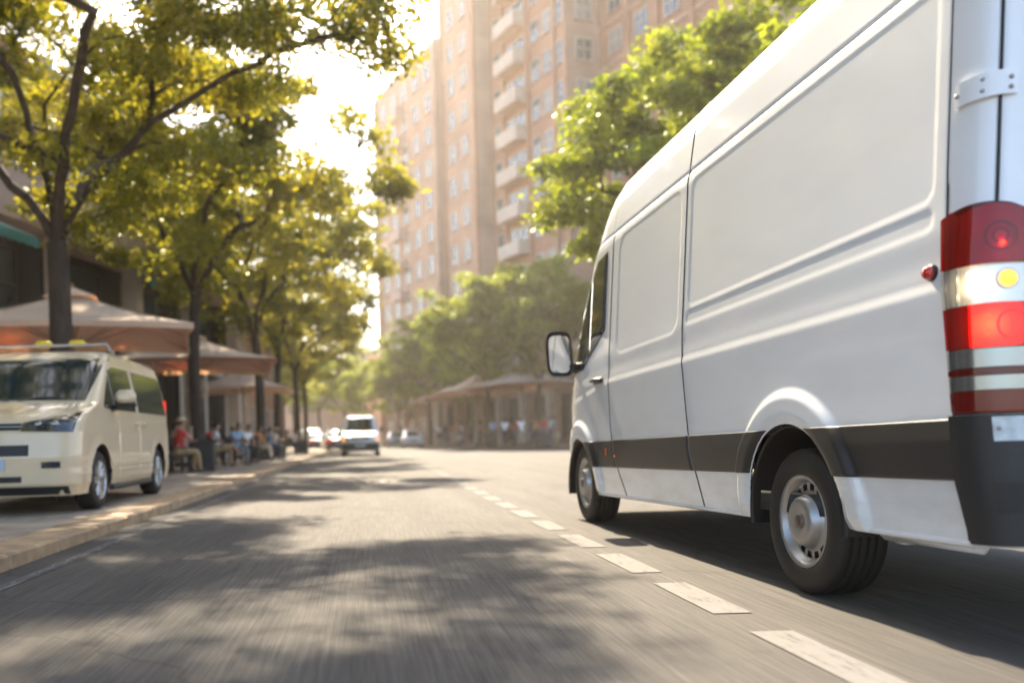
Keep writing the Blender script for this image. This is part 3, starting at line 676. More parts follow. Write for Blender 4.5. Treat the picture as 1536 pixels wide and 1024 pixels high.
def make_tree(seed, forkz, ctr, rad, nclump, nleaf, lsize, tr, mleaf, name='street_tree', csize=.75, low=.25, limbs=()):
    rng = np.random.default_rng(seed); nodes = [np.array([0, 0, 0.])]; par = [-1]
    wob = rng.normal(0, .05, 2)
    for k in range(1, 7):
        t = k/6; nodes.append(np.array([wob[0]*math.sin(t*3), wob[1]*math.sin(t*4), forkz*t])); par.append(len(nodes)-2)
    trunk_n = len(nodes); fk0 = nodes[-1]
    for lx, ly, lz in limbs:
        e_ = np.array([lx, ly, lz]); last = trunk_n-1; n_ = 9; cA = fk0+np.array([lx*.22, ly*.22, lz*.5]); cB = fk0+e_*np.array([.6, .6, .85])
        for k in range(1, n_+1):
            t = k/n_; q = (1-t)**3*fk0+3*(1-t)**2*t*cA+3*(1-t)*t*t*cB+t**3*(fk0+e_)+rng.normal(0, .035, 3)*(t < 1); nodes.append(q); par.append(last); last = len(nodes)-1
    T = []
    while len(T) < nclump:
        p = rng.uniform(-1, 1, 3); q = np.linalg.norm(p)
        if q > 1 or q < .30: continue
        if p[2] < -low and rng.random() < .85: continue
        if rng.random() > .25+.75*q: continue
        w_ = p*np.array(rad)*(1+.16*math.sin(3*math.atan2(p[1], p[0])+seed)+rng.normal(0, .06))
        T.append(np.array(ctr)+w_)
    fk = fk0
    fk = fk0; T.sort(key=lambda p: np.linalg.norm(p-fk)); ends = []
    for p in T:
        A = np.array(nodes[trunk_n-1:])
        d = np.linalg.norm(A-p, axis=1) + .7*np.maximum(0, A[:, 2]-p[2]+.2) + 3*(np.linalg.norm(A-fk, axis=1) < .8)
        i = int(np.argmin(d))+trunk_n-1; a = nodes[i]; L_ = np.linalg.norm(p-a); n = max(2, int(L_/.45)); last = i
        dirp = a-nodes[par[i]] if par[i] >= 0 else np.array([0, 0, 1.]); dirp = dirp/(np.linalg.norm(dirp)+1e-6)
        c1 = a+dirp*L_*.33; c2 = p-np.array([0, 0, .12])*L_-(p-a)*.25+rng.normal(0, .06*L_, 3)
        for k in range(1, n+1):
            t = k/n; q = (1-t)**3*a+3*(1-t)**2*t*c1+3*(1-t)*t*t*c2+t**3*p
            nodes.append(q); par.append(last); last = len(nodes)-1
        ends.append(last)
    N = len(nodes); w2 = np.zeros(N); ch = [[] for _ in range(N)]
    for i in range(1, N): ch[par[i]].append(i)
    for e in ends: w2[e] += 1
    for i in range(N-1, 0, -1): w2[par[i]] += w2[i]
    rr = np.maximum(.011, tr*(np.maximum(w2, .6)/w2[trunk_n-1])**.50)
    rr[:trunk_n] = tr*np.linspace(1.25, 1.0, trunk_n); rr[0] = tr*1.5
    b = MB(); done = set()
    for i in range(1, N):
        # chains: start at children of forks
        if par[i] in (0,) or len(ch[par[i]]) > 1:
            pts = [nodes[par[i]]] if par[i] != 0 or i != 1 else [nodes[0]]; rs = [min(rr[par[i]], rr[i]*1.25)]; c = i
            if i == 1: rs = [rr[0]]
            while True:
                pts.append(nodes[c]); rs.append(rr[c])
                if len(ch[c]) != 1: break
                c = ch[c][0]
            b.tube(pts, rs, 10 if rs[0] > .06 else (6 if rs[0] > .025 else 4), cap=False)
    root = empty(name, (0, 0, 0)); b.build('trunk', M['bark'], root, True)
    # leaves
    P = []; C = np.array([nodes[e] for e in ends]); extra = [i for i in range(trunk_n+3, N) if w2[i] <= 4]
    C2 = np.array([nodes[i] for i in extra]); per = nleaf//len(C)
    for c in C:
        n = int(per*.72*rng.uniform(.5, 1.5)); q = rng.normal(0, 1, (n, 3)); q /= np.linalg.norm(q, axis=1)[:, None]; q *= (rng.random((n, 1))**.45)
        s_ = csize*rng.uniform(.7, 1.25); q *= np.array([s_, s_, s_*.42]); q[:, 2] -= .12*(q[:, 0]**2+q[:, 1]**2)/s_; P.append(c+q)
    k = rng.integers(0, len(C2), int(nleaf*.28)); P.append(C2[k]+rng.normal(0, .17*csize/.75, (len(k), 3)))
    P = np.concatenate(P); n = len(P)
    # leaf frames
    an = rng.uniform(0, 2*math.pi, n); tilt = rng.normal(-.35, .45, n); roll = rng.normal(0, .6, n)
    f = np.stack([np.cos(an)*np.cos(tilt), np.sin(an)*np.cos(tilt), np.sin(tilt)], 1)
    sx = np.stack([-np.sin(an), np.cos(an), np.zeros(n)], 1); up = np.cross(f, sx)
    s2 = sx*np.cos(roll)[:, None]+up*np.sin(roll)[:, None]; u2 = np.cross(f, s2)
    L_ = (lsize*rng.uniform(.6, 1.3, n))[:, None]; W_ = L_*.30
    v0 = P; v1 = P+f*L_*.45+s2*W_-u2*W_*.25; v2 = P+f*L_-u2*L_*.12; v3 = P+f*L_*.45-s2*W_-u2*W_*.25
    V = np.stack([v0, v1, v2, v3], 1).reshape(-1, 3); i0 = np.arange(n)*4
    F = np.concatenate([np.stack([i0, i0+1, i0+2], 1), np.stack([i0, i0+2, i0+3], 1)])
    raw('crown', V, F, mleaf, root, False)
    return root
TR = []
def put(o, loc, rz, s, label, group, first=False):
    t = o if first else copy_tree(o)
    t.location = loc; t.rotation_euler = (0, 0, rz); t.scale = (s, s, s); tag(t, label, 'tree', group); return t
tA = make_tree(3, 4.0, (.1, -.3, 7.6), (5.3, 5.4, 3.4), 260, 110000, .125, .165, M['leafL'], csize=.72, limbs=[(3.4, -.3, 2.7), (-1.0, .2, 3.2), (-2.4, -.5, 2.2), (.5, .8, 3.6), (3.9, .5, 1.3), (1.5, -2.8, 2.4), (.2, 3.0, 2.2)])
tB = make_tree(8, 4.6, (0, 0, 7.9), (5.0, 5.0, 3.5), 145, 31000, .20, .15, M['leafL'], csize=.78, limbs=[(.2, .2, 3.2), (-1.4, .4, 2.6), (1.8, -.3, 2.4), (2.6, .4, 1.2), (.1, -1.8, 2.3), (.3, 1.9, 2.0)])
tC = make_tree(21, 3.8, (0, .2, 7.6), (4.4, 4.4, 3.7), 165, 40000, .20, .15, M['leafR'], csize=.78, limbs=[(.3, .1, 3.4), (-2.2, .3, 2.2), (2.1, -.3, 2.2), (.2, -2.1, 2.4), (-.3, 2.0, 2.3)])
GL = 'street trees along the left pavement'; GR = 'street trees along the right pavement'
put(tA, (-4.95, 14.6, .098), R(0), 1, 'big spreading tree in front of the nearest parasol, its boughs arching over the road', GL, True)
put(tB, (-4.62, 25, .098), R(20), 1.0, 'slim tree rising behind the square planter, between the two nearest parasols', GL, True)
put(tB, (-4.05, 34, .098), R(140), 1.0, 'third street tree from the left, just past the second parasol', GL)
put(tB, (-4.15, 43, .098), R(260), 1.05, 'fourth street tree from the left, with a tall planter at its foot', GL)
put(tB, (-4.2, 55, .098), R(75), 1.0, 'fifth street tree from the left, at the far end of the cafe seats', GL)
put(tB, (-4.6, 68, .098), R(190), 1.0, 'sixth street tree from the left, thin trunk near the distant parked cars', GL)
put(tA, (-5.6, 4.6, .098), R(40), 1.0, 'overhanging tree, mostly out of view, added to shade the road, extreme top left', GL)  # added near the camera for dappled shade on road and van
put(tC, (7.9, 21.5, .12), R(0), .84, 'bright green tree directly behind the cab of the white van', GR, True)
put(tC, (12.2, 22.6, .12), R(130), 1.12, 'taller tree rising over the van roof, right of the bright green one', GR)
put(tC, (8.0, 59, .12), R(200), .98, 'tree over the far crowd, left one of the two trunks by the shop parasols', GR)
put(tC, (10.6, 55.5, .12), R(60), 1.0, 'tree over the far crowd, right one of the two trunks, its bough forking left', GR)
put(tC, (5.6, 80, .12), R(300), 1.0, 'tree on the far right pavement, beyond the crowd under the brick towers', GR)
GF = 'far trees closing off the end of the street'
for x, y_, rz, s, src, lb in [(-7.6, 83, 10, .95, tC, 'hazy tree at the left kerb beside the distant parked cars'), (-2.6, 111, 80, .95, tC, 'round hazy tree straight above the oncoming white van'),
        (-12.4, 101, 180, 1.1, tB, 'far hazy tree on the left where the street bends'), (-6.4, 124, 240, 1.15, tC, 'tall tree at the bend, left of the round one'),
        (8.3, 72, 45, .8, tC, 'tree on the far right pavement overhanging the road, above the left half of the crowd'), (3.3, 90, 250, .8, tC, 'hazy tree on the far right pavement above the distant white car'), (.4, 101, 30, .8, tC, 'far hazy tree at the right kerb where the street starts to bend'),
        (-11, 137, 100, 1.25, tB, 'far hazy tree beyond the bend, nearly at the end of the street'), (2.0, 135, 330, 1.3, tC, 'pale tree rising behind the round one at the bend'), (-17, 140, 120, 1.3, tC, 'pale tree beyond the bend, farthest left')]:
    put(src, (x, y_, .1), R(rz), s, lb, GF)
# =================================================================== buildings
M['brick'] = brick_mat('pink_brick', (.45, .225, .12), (.385, .18, .095), (.42, .33, .27))
M['brick2'] = brick_mat('pale_brick', (.50, .29, .18), (.43, .24, .15), (.46, .38, .32))
M['redbrick'] = brick_mat('red_brick', (.24, .07, .045), (.19, .055, .038), (.25, .20, .17))
M['render'] = mat('pale_render', (.50, .36, .29), .8, var=.12, scale=1.5)
M['cream'] = mat('cream_render', (.52, .44, .36), .8, var=.12, scale=1.2)
M['frame'] = mat('window_frame', (.55, .50, .45), .5, var=.05)
M['dkframe'] = mat('dark_frame', (.05, .045, .04), .5)
M['pane'] = mat('window_pane', (.05, .065, .07), .06, spec=1.0, var=.4, scale=.4)
M['paneb'] = mat('blind_pane', (.26, .25, .23), .25, var=.25, scale=.6)
M['dark'] = mat('dark_interior', (.02, .018, .016), .7)
M['teal'] = mat('teal_canvas', (.03, .20, .22), .7, var=.15)
M['slate'] = mat('roof_felt', (.12, .11, .10), .9)
WPROTO = {}
def window(root, kind, x, y, z, w_, h, rz=0):
    """window at local (x,y,z) with outward normal +y before rz"""
    key = (kind, round(w_, 2), round(h, 2))
    if key not in WPROTO:
        b = MB(); f = .07
        b.box((-w_/2+f/2, .03, h/2), (f, .10, h)); b.box((w_/2-f/2, .03, h/2), (f, .10, h)); b.box((0, .03, f/2), (w_-2*f, .10, f)); b.box((0, .03, h-f/2), (w_-2*f, .10, f))
        b.box((0, .022, h*.55), (w_-2*f, .06, .05))
        if w_ > 1.0: b.box((0, .018, h/2), (.05, .055, h-2*f))
        fm = b.build('window', M['dkframe'] if kind == 'd' else M['frame'], root)
        b = MB(); b.box((0, .004, h/2), (w_-2*f, .02, h-2*f)); pn = b.build('pane', M['paneb'] if kind == 'b' else M['pane'], fm, False)
        b = MB(); b.box((0, .08, -.05), (w_+.16, .20, .08)); sl_ = b.build('sill', M['render'], fm, False)
        WPROTO[key] = (fm.data, pn.data, sl_.data); fm.location = (x, y, z); fm.rotation_euler = (0, 0, rz); return
    a, p, s_ = WPROTO[key]
    o = bpy.data.objects.new('window', a); link(o, root); o.location = (x, y, z); o.rotation_euler = (0, 0, rz)
    link(bpy.data.objects.new('pane', p), o); link(bpy.data.objects.new('sill', s_), o)
def wallbox(root, x0, x1, y0, y1, z0, z1, m, name='wall'):
    b = MB(); b.box(((x0+x1)/2, (y0+y1)/2, (z0+z1)/2), (x1-x0, y1-y0, z1-z0)); return b.build(name, m, root, False)
AZ = math.atan2(.94, -.34)
# --- tower on the right
tw = empty('apartment_tower', (15.6, 67, .1), AZ, 'tall pink brick apartment tower with a column of balconies, rising above the van', 'building')
FH = 3.05; NF = 17
wallbox(tw, 0, 12, -16, 0, 0, NF*FH+1, M['brick']); wallbox(tw, 12, 18.7, -16, 1.5, 0, NF*FH+1, M['brick2']); wallbox(tw, -15, 0, -18, -2.8, 0, NF*FH+1, M['brick'])
for x in (.0, 1.62, 5.55, 9.4): 
    b = MB(); b.box((x+.18, .09, NF*FH/2+.5), (.36, .24, NF*FH+1)); b.build('pilaster', M['brick'], tw, False)
for x in (12.2, 18.5):
    b = MB(); b.box((x, 1.60, NF*FH/2+.5), (.5, .24, NF*FH+1)); b.build('pilaster', M['brick'], tw, False)
for f in range(1, 14):
    z = f*FH+.95
    window(tw, 'w', .95, 0, z, .95, 1.75)
    window(tw, 'b' if f % 3 else 'w', 2.75, 0, z, 1.25, 1.75); window(tw, 'w', 4.55, 0, z, 1.25, 1.75)
    window(tw, 'w' if f % 4 else 'b', 10.8, 0, z, 1.2, 1.6)
    if f < 13:
        window(tw, 'b', 14.2, 1.5, z, 1.3, 1.7)
        window(tw, 'w', 16.7, 1.5, z, 1.3, 1.7)
    # balcony: slab, parapet, loggia door
    if f > 1:
        bl = wallbox(tw, 5.95, 9.35, 0, 1.15, f*FH-.12, f*FH+.06, M['render'], 'balcony')
        bp = MB(); bp.box((7.65, 1.10, f*FH+.55), (3.4, .12, .98)); bp.box((6.0, .58, f*FH+.55), (.12, .92, .98)); bp.box((9.3, .58, f*FH+.55), (.12, .92, .98)); bp.build('parapet', M['cream'], bl, False)
        bd = MB(); bd.box((7.65, .02, f*FH+1.2), (2.9, .08, 2.25)); bd.build('balcony_door', M['pane'], bl, False)
        for xx in (6.2, 7.65, 9.1):
            pass
        bf = MB(); 
        for xx in (6.25, 7.2, 8.1, 9.05): bf.box((xx, .07, f*FH+1.2), (.09, .06, 2.25))
        bf.box((7.65, .073, f*FH+2.3), (2.9, .06, .09)); bf.build('door_frame', M['frame'], bl, False)
# wing nearer the camera
for f in range(5, 14):
    z = f*FH+.9
    for k, x in enumerate((-2.0, -5.0, -8.2)): window(tw, 'b' if (f+k) % 3 == 0 else 'w', x, -2.8, z, 1.45, 1.75)
    if f > 6: window(tw, 'w' if f % 2 else 'b', 0, -1.4, z, 1.45, 1.7, R(90))
for f in range(4, 16):
    b = MB(); b.box((-7.5, -2.74, f*FH+.2), (15, .16, .16)); b.build('string_course', M['render'], tw, False)
for x in (-3.5, -6.7, -10.2):
    b = MB(); b.box((x, -2.70, NF*FH/2), (.5, .24, NF*FH)); b.build('pilaster', M['brick'], tw, False)
# --- lower block beyond it
ca, sa = math.cos(AZ), math.sin(AZ)
def loc(x, y): return (15.6+ca*x-sa*y, 67+sa*x+ca*y)
p = loc(18.9, 0)
bk = empty('apartment_block', (p[0], p[1], .1), AZ, 'lower pale brick apartment block beyond the tower, its stepped roof against the bright sky', 'building')
wallbox(bk, 0, 16, -14, 2.0, 0, 37.2, M['brick2']); wallbox(bk, -.1, 16.1, -14.1, 2.1, 37.2, 37.7, M['render'], 'cornice'); wallbox(bk, 9, 13, -8, -2, 37.7, 40.5, M['brick2'], 'roof_house')
for f in range(0, 12):
    for k, x in enumerate((2.0, 4.9, 7.8, 10.7, 13.6)): window(bk, 'b' if (f*3+k) % 4 == 0 else 'w', x, 2.0, f*FH+.9, 1.45, 1.7)
    b = MB(); b.box((9.2, 2.45, f*FH-.1), (2.6, .9, .9)); b.build('balcony', M['render'], bk, False)
for x in (.3, 15.7):
    b = MB(); b.box((x, 2.1, 18.6), (.6, .26, 37.2)); b.build('pilaster', M['brick2'], bk, False)
# --- shops below the tower
sh = empty('shop_row', (loc(-14, 0)[0], loc(-14, 0)[1], .1), AZ, 'low row of pale shopfronts with square columns at the foot of the brick tower', 'shop')
wallbox(sh, 0, 32, -2.7, 2.6, 0, 4.6, M['render']); wallbox(sh, -.2, 32.2, -2.6, 3.6, 4.6, 5.1, M['cream'], 'cornice')
for k in range(9):
    b = MB(); b.box((1+k*3.8, 3.25, 2.3), (.5, .5, 4.6)); b.box((1+k*3.8, 3.25, .2), (.62, .62, .4)); b.build('column', M['cream'], sh, False)
for k in range(8):
    window(sh, 'd', 2.9+k*3.8, 2.6, .35, 2.7, 3.2)
# --- building on the left behind the parasols
dL = (.229, .973); AL = math.atan2(dL[1], dL[0])
lb = empty('corner_building', (-13.6, 16.2, .1), AL, 'brick building at far left with pale balcony band, teal awnings and square columns', 'building')
# local x along the street away from camera, -y towards the street
wallbox(lb, -14, 30, 0, 14, 0, 8.2-.5, M['dark'], 'shopfront'); wallbox(lb, -14, 30, -.6, 14, 10.0-.9, 13.0, M['redbrick'])
wallbox(lb, -14, 30.4, -1.3, 14, 7.3, 8.25, M['render'], 'balcony_band'); wallbox(lb, -14, 30.3, -.9, -.6, 8.25, 9.1, M['render'], 'parapet')
for k, x in enumerate(range(-12, 31, 5)):
    b = MB(); b.box((x, -1.0, 3.65), (.55, .55, 7.3)); b.box((x, -1.0, .25), (.7, .7, .5)); b.build('column', M['cream'], lb, False)
    b = MB(); b.box((x, -.72, 11.05), (.7, .3, 3.9)); b.build('pilaster', M['render'], lb, False)
for fz in (9.6,):
    for k in range(8):
        x = -9.5+k*5; window(lb, 'b' if (k+int(fz)) % 3 == 0 else 'w', x-1.0, -.6, fz, 1.6, 2.3, R(180)); window(lb, 'w', x+1.1, -.6, fz, 1.6, 2.3, R(180))
    b = MB(); b.box((8, -.78, fz-.45), (44, .34, .28)); b.build('string_course', M['cream'], lb, False)
for k in range(8):
    x = -9.5+k*5; window(lb, 'd', x, 0, .5, 3.6, 3.2, R(180)); window(lb, 'd', x, 0, 4.3, 3.6, 2.6, R(180))
# awnings with scalloped drop
for x0, x1 in ((-8.7, -5.3), (-3.8, -.2), (1.2, 4.8), (6.6, 9.6), (16.2, 19.8)):
    V = []; n = 24
    for k in range(n+1):
        x = x0+(x1-x0)*k/n
        V += [(x, -1.05, 7.15), (x, -2.6, 6.45), (x, -2.62, 6.2-.05*abs(math.sin(k*math.pi/3)))]
    V2 = [(a, b_+.012, c_-.012) for a, b_, c_ in V]
    F = grid_faces(n+1, 3); raw('awning', V+V2, np.concatenate([F, F[:, ::-1]+len(V)]), M['teal'], lb, False)
# --- more houses down the left side and at the end
def house(x, y, rz, L_, D, h, m, label, nf, nm='town_house'):
    e = empty(nm, (x, y, .1), rz, label, 'building')
    wallbox(e, 0, L_, 0, D, 0, h, m); wallbox(e, -.2, L_+.2, -.2, D+.2, h, h+.4, M['cream'], 'cornice')
    for f in range(nf):
        for k in range(int(L_/3)): window(e, 'b' if (f+k) % 3 == 0 else 'w', 1.6+k*3, 0, 1.2+f*(h/nf), 1.35, 1.7, R(180))
    return e
house(-7.2, 47.5, R(88), 22, 12, 9.5, M['brick2'], 'pale brick town house past the cafe, half hidden by street trees', 3)
house(-7.6, 70, R(108), 30, 12, 9, M['render'], 'pinkish rendered house far down the left side of the street', 3)
house(-17.8, 101, R(114), 34, 14, 11, M['cream'], 'cream house farthest down the left side, faint in the haze', 3)
house(-34, 165, R(0), 60, 14, 14, M['brick2'], 'hazy brick building facing down the street from its far end', 4)
e = house(-14, 150, R(-68), 38, 12, 11, M['render'], 'pinkish low house beyond the bend, past the brick blocks on the right', 3)
# =================================================================== parasols
M['canvasL'] = None
def canvas(name, col, tcol):
    m = bpy.data.materials.new(name); m.use_nodes = True; nt = m.node_tree; nt.nodes.clear(); L = nt.links.new
    o = ND(nt, 'ShaderNodeOutputMaterial'); tc = ND(nt, 'ShaderNodeTexCoord'); n = ND(nt, 'ShaderNodeTexNoise', Scale=1.5, Detail=6.0); L(tc.outputs['Object'], n.inputs['Vector'])
    c = ramp(nt, n.outputs['Fac'], [(.3, tuple(k*.82 for k in col)), (.7, col)]); d = ND(nt, 'ShaderNodeBsdfDiffuse'); L(c, d.inputs[0])
    t = ND(nt, 'ShaderNodeBsdfTranslucent'); t.inputs[0].default_value = (*tcol, 1)
    mx = ND(nt, 'ShaderNodeMixShader'); mx.inputs[0].default_value = .28; L(d.outputs[0], mx.inputs[1]); L(t.outputs[0], mx.inputs[2]); L(mx.outputs[0], o.inputs[0]); return m
M['canvas'] = canvas('parasol_canvas', (.85, .76, .65), (.85, .34, .08))
M['wood'] = mat('pole_wood', (.30, .19, .11), .5, var=.25, scale=12, stretch=(1, 1, .2)); M['whitep'] = mat('white_post', (.62, .55, .48), .5, var=.08)
def make_parasol():
    e = empty('parasol', (0, 0, 0)); n = 20; V = []
    hs, za, ze = 2.0, 3.95, 2.98
    corners = [(hs, hs), (-hs, hs), (-hs, -hs), (hs, -hs)]; rim = []
    for k in range(4):
        a = corners[k]; b_ = corners[(k+1) % 4]
        for j in range(8):
            t = j/8; sag = 1-.035*math.sin(math.pi*t); rim.append(((a[0]+(b_[0]-a[0])*t)*sag, (a[1]+(b_[1]-a[1])*t)*sag, ze+.07*math.sin(math.pi*t)))
    rows = []
    for i in range(9):
        t = .06+.94*i/8; rows.append([(x*t, y*t, za+(z-za)*t-.10*math.sin(math.pi*t)) for x, y, z in rim])
    rows.append([(x, y, z-.11) for x, y, z in rim]); P = np.array(rows); P = np.concatenate([P, P[:, :1]], 1).reshape(-1, 3)
    F = grid_faces(10, 33); Q = P+np.array([0, 0, -.006]); raw('canopy', np.concatenate([P, Q]), np.concatenate([F, F[:, ::-1]+len(P)]), M['canvas'], e, 'auto')
    b = MB(); vr = [(x*.22, y*.22, za+.03+(z-za)*.22) for x, y, z in rim]; b.add(vr+[(0, 0, za+.10)], [[k, (k+1) % 32, 32] for k in range(32)]); b.build('vent_cap', M['canvas'], e, False)
    b = MB(); b.tube([(0, 0, 0), (0, 0, za+.05)], .035, 12); b.sphere((0, 0, za+.12), .05); b.build('pole', M['wood'], e)
    for k in range(8):
        x, y, z = rim[k*4]; b = MB(); b.tube([(x*.03, y*.03, za-.12), (x*.97, y*.97, z-.03)], .014, 6); b.tube([(0, 0, 2.75), (x*.5, y*.5, (za+z)/2-.13)], .011, 6); b.build('rib', M['wood'], e)
    b = MB(); b.box((0, 0, .07), (.75, .75, .14), bev=.03); b.lathe([(.07, .12), (.06, .45), (.036, .46)], 16); b.build('base', M['plastic'], e)
    return e
pz = make_parasol(); GP = 'cream parasols over the cafe seats'
def par(o, loc_, rz, s, lbl, g, first=False):
    t = o if first else copy_tree(o); t.location = loc_; t.rotation_euler = (0, 0, rz); t.scale = s; return tag(t, lbl, 'parasol', g)
par(pz, (-6.1, 19.0, .1), R(12), (1.22, 1.22, 1.0), 'largest cream parasol with orange underside, behind the cream taxi', GP, True)
par(pz, (-5.35, 27.6, .1), R(8), (1.28, 1.28, 1.02), 'cream parasol just right of and behind the largest one, over the seated guests', GP)
par(pz, (-5.2, 38.5, .1), R(0), (1.0, 1.0, .98), 'smaller far parasol over the last cafe tables on the left', GP)
GS = 'parasols in front of the shops'
par(pz, (9.9, 57.5, .12), R(15), (1.5, 1.5, 1.28), 'wide pale parasol behind the right one of the two far tree trunks', GS)
par(pz, (7.7, 62, .12), R(15), (1.4, 1.4, 1.22), 'wide sunlit parasol left of the two far tree trunks, above two people in pale shirts', GS)
par(pz, (7.4, 77, .12), R(5), (1.5, 1.5, 1.3), 'small pale parasol farthest down the right pavement', GS)
# string of slender posts of the cafe terrace
tp = empty('terrace_pergola', (-7.4, 18, .1), 0, 'slender pale posts with a top rail along the back of the cafe terrace', 'pergola')
for k in range(8):
    b = MB(); b.box((.25*k, 3.4*k, 1.7), (.11, .11, 3.4)); b.box((.25*k, 3.4*k, .1), (.2, .2, .2)); b.build('post', M['whitep'], tp)
b = MB(); b.box((.875, 11.9, 3.46), (.12, 24.2, .12), (0, 0, -math.atan2(.25, 3.4))); b.build('top_rail', M['whitep'], tp)
# =================================================================== other vehicles
class Shell:
    """body as a stack of rounded plan outlines; y forward, rear at 0"""
    def __init__(s, zk, hw, fr, rr, cr, wheels, wr, bow=.06):
        s.zk, s.hw, s.fr, s.rr, s.cr, s.wh, s.wr, s.bow = zk, hw, fr, rr, cr, wheels, wr, bow
    def g(s, a, z): return float(np.interp(z, s.zk, a))
    def outline(s, z, nside, ncor=10, nend=12):
        hw, f, r, c = s.g(s.hw, z), s.g(s.fr, z), s.g(s.rr, z), s.g(s.cr, z); c = min(c, hw*.95, (f-r)*.45); P = []
        for k in range(nend): P.append((-(hw-c)*k/nend, r))                        # rear centre -> left rear corner
        for k in range(ncor): a = R(90)*k/ncor; P.append((-(hw-c)-c*math.sin(a), r+c-c*math.cos(a)))
        for k in range(nside): P.append((-hw, r+c+(f-r-2*c)*k/nside))
        for k in range(ncor): a = R(90)*k/ncor; P.append((-(hw-c)-c*math.cos(a), f-c+c*math.sin(a)))
        for k in range(nend+1): P.append((-(hw-c)*(1-k/nend), f))
        out = []
        for x, y in P:
            if y > f-c-1e-6: y += s.bow*(1-(x/hw)**2)*1.0
            if y < r+c+1e-6: y -= s.bow*.5*(1-(x/hw)**2)
            out.append((x, y))
        return out
    def front(s, x, z):
        hw, f, c = s.g(s.hw, z), s.g(s.fr, z), s.g(s.cr, z); ax = abs(x); y = f
        if ax > hw-c: d = min(ax-(hw-c), c*.999); y = f-c+math.sqrt(c*c-d*d)
        return y+s.bow*(1-(x/hw)**2)
    def rear(s, x, z):
        hw, r, c = s.g(s.hw, z), s.g(s.rr, z), s.g(s.cr, z); ax = abs(x); y = r
        if ax > hw-c: d = min(ax-(hw-c), c*.999); y = r+c-math.sqrt(c*c-d*d)
        return y-s.bow*.5*(1-(x/hw)**2)
    def side(s, y, z):
        hw, f, r, c = s.g(s.hw, z), s.g(s.fr, z), s.g(s.rr, z), s.g(s.cr, z); x = hw
        if y > f-c: d = min(y-(f-c), c*.999); x = hw-c+math.sqrt(c*c-d*d)
        if y < r+c: d = min(r+c-y, c*.999); x = hw-c+math.sqrt(c*c-d*d)
        return x
    def body(s, name, m, parent, dz=.03, nside=120, seams=(), crease=()):
        zz = sorted(set(np.round(np.arange(s.zk[0], s.zk[-1], dz), 4).tolist())|set(s.zk)); rows = []
        for z in zz:
            L = s.outline(z, nside); L2 = []
            for x, y in L:
                ar = min(math.hypot(y-w_, z-s.wr) for w_ in s.wh); Rr = s.wr+.075
                if x < -s.g(s.hw, z)*.9:
                    if ar < Rr+.10: x -= .022*(1-max(0, ar-Rr)/.10)
                    for sy_ in seams:
                        if abs(y-sy_) < .014 and z < s.seam_top: x += .012
                    for cz, dp in crease: x += dp*math.exp(-((z-cz)/.018)**2)
                L2.append((x, y, z))
            L = [(x, y, z) for x, y, z in L2]+[(-x, y, z) for x, y, z in L2[::-1][1:-1]]; L.append(L[0]); rows.append(L)
        P = np.array(rows); nz, n, _ = P.shape; x, y, z = P[..., 0], P[..., 1], P[..., 2]
        ins = np.zeros((nz, n), bool); Rr = s.wr+.075
        sidey = np.abs(x) > s.g(s.hw, .5)*.80
        for w_ in s.wh: ins |= (np.hypot(y-w_, z-s.wr) < Rr) & sidey
        fk = ~(ins[:-1, :-1] | ins[1:, :-1] | ins[1:, 1:] | ins[:-1, 1:]); B = np.zeros((nz, n), bool); dl = ~fk
        B[:-1, :-1] |= dl; B[1:, :-1] |= dl; B[1:, 1:] |= dl; B[:-1, 1:] |= dl; B &= ~ins & sidey
        for w_ in s.wh:
            rr = np.hypot(y-w_, z-s.wr); q = B & (rr < Rr+.1); f_ = np.where(q, Rr/np.maximum(rr, .01), 1); P[..., 1] = w_+(P[..., 1]-w_)*f_; P[..., 2] = s.wr+(P[..., 2]-s.wr)*f_
        V = P.reshape(-1, 3); F = [list(map(int, f)) for f in grid_faces(nz, n, fk)]; F.append(list(range((nz-1)*n, (nz-1)*n+n-1)))
        F.append(list(range(n-1))[::-1])
        b = MB(); b.add(V, F, 0)
        hw = s.g(s.hw, .5); mid = (s.wh[0]+s.wh[1])/2
        o = b.build(name, m, parent, 'auto')
        for w_ in s.wh:
            for sg in (-1, 1):
                V = []; n_ = 24
                for a in np.linspace(R(-10), R(190), n_):
                    for xx, r_ in ((hw-.004, Rr), (hw-.03, Rr-.006), (hw-.35, Rr)): V.append((sg*xx, w_+r_*math.cos(a), s.wr+r_*math.sin(a)))
                b = MB(); b.add(V, [list(map(int, f)) for f in grid_faces(n_, 3)]); b.box((sg*(hw-.36), w_, s.wr+.12), (.02, 2*Rr, .62)); b.build('wheel_arch_liner', M['seal'], parent)
        return o
    def spatch(s, name, ys, lo, hi, off, m, parent, nz=8, sides=(-1, 1)):
        res = None
        for sg in sides:
            V = []; ys_ = [ys[0]]+list(np.linspace(ys[0]+.004, ys[1]-.004, 14))+[ys[1]]
            for a, y in enumerate(ys_):
                for b_ in range(nz+2):
                    t = min(max(b_-1, 0)/(nz-1), 1); z = lo(y)+(hi(y)-lo(y))*t; o_ = off if 0 < a < len(ys_)-1 and 0 < b_ < nz+1 else -.01
                    V.append((sg*(s.side(y, z)+o_), y, z))
            res = raw(name, V, grid_faces(len(ys_), nz+2, flip=(sg > 0)), m, parent, 'auto')
        return res
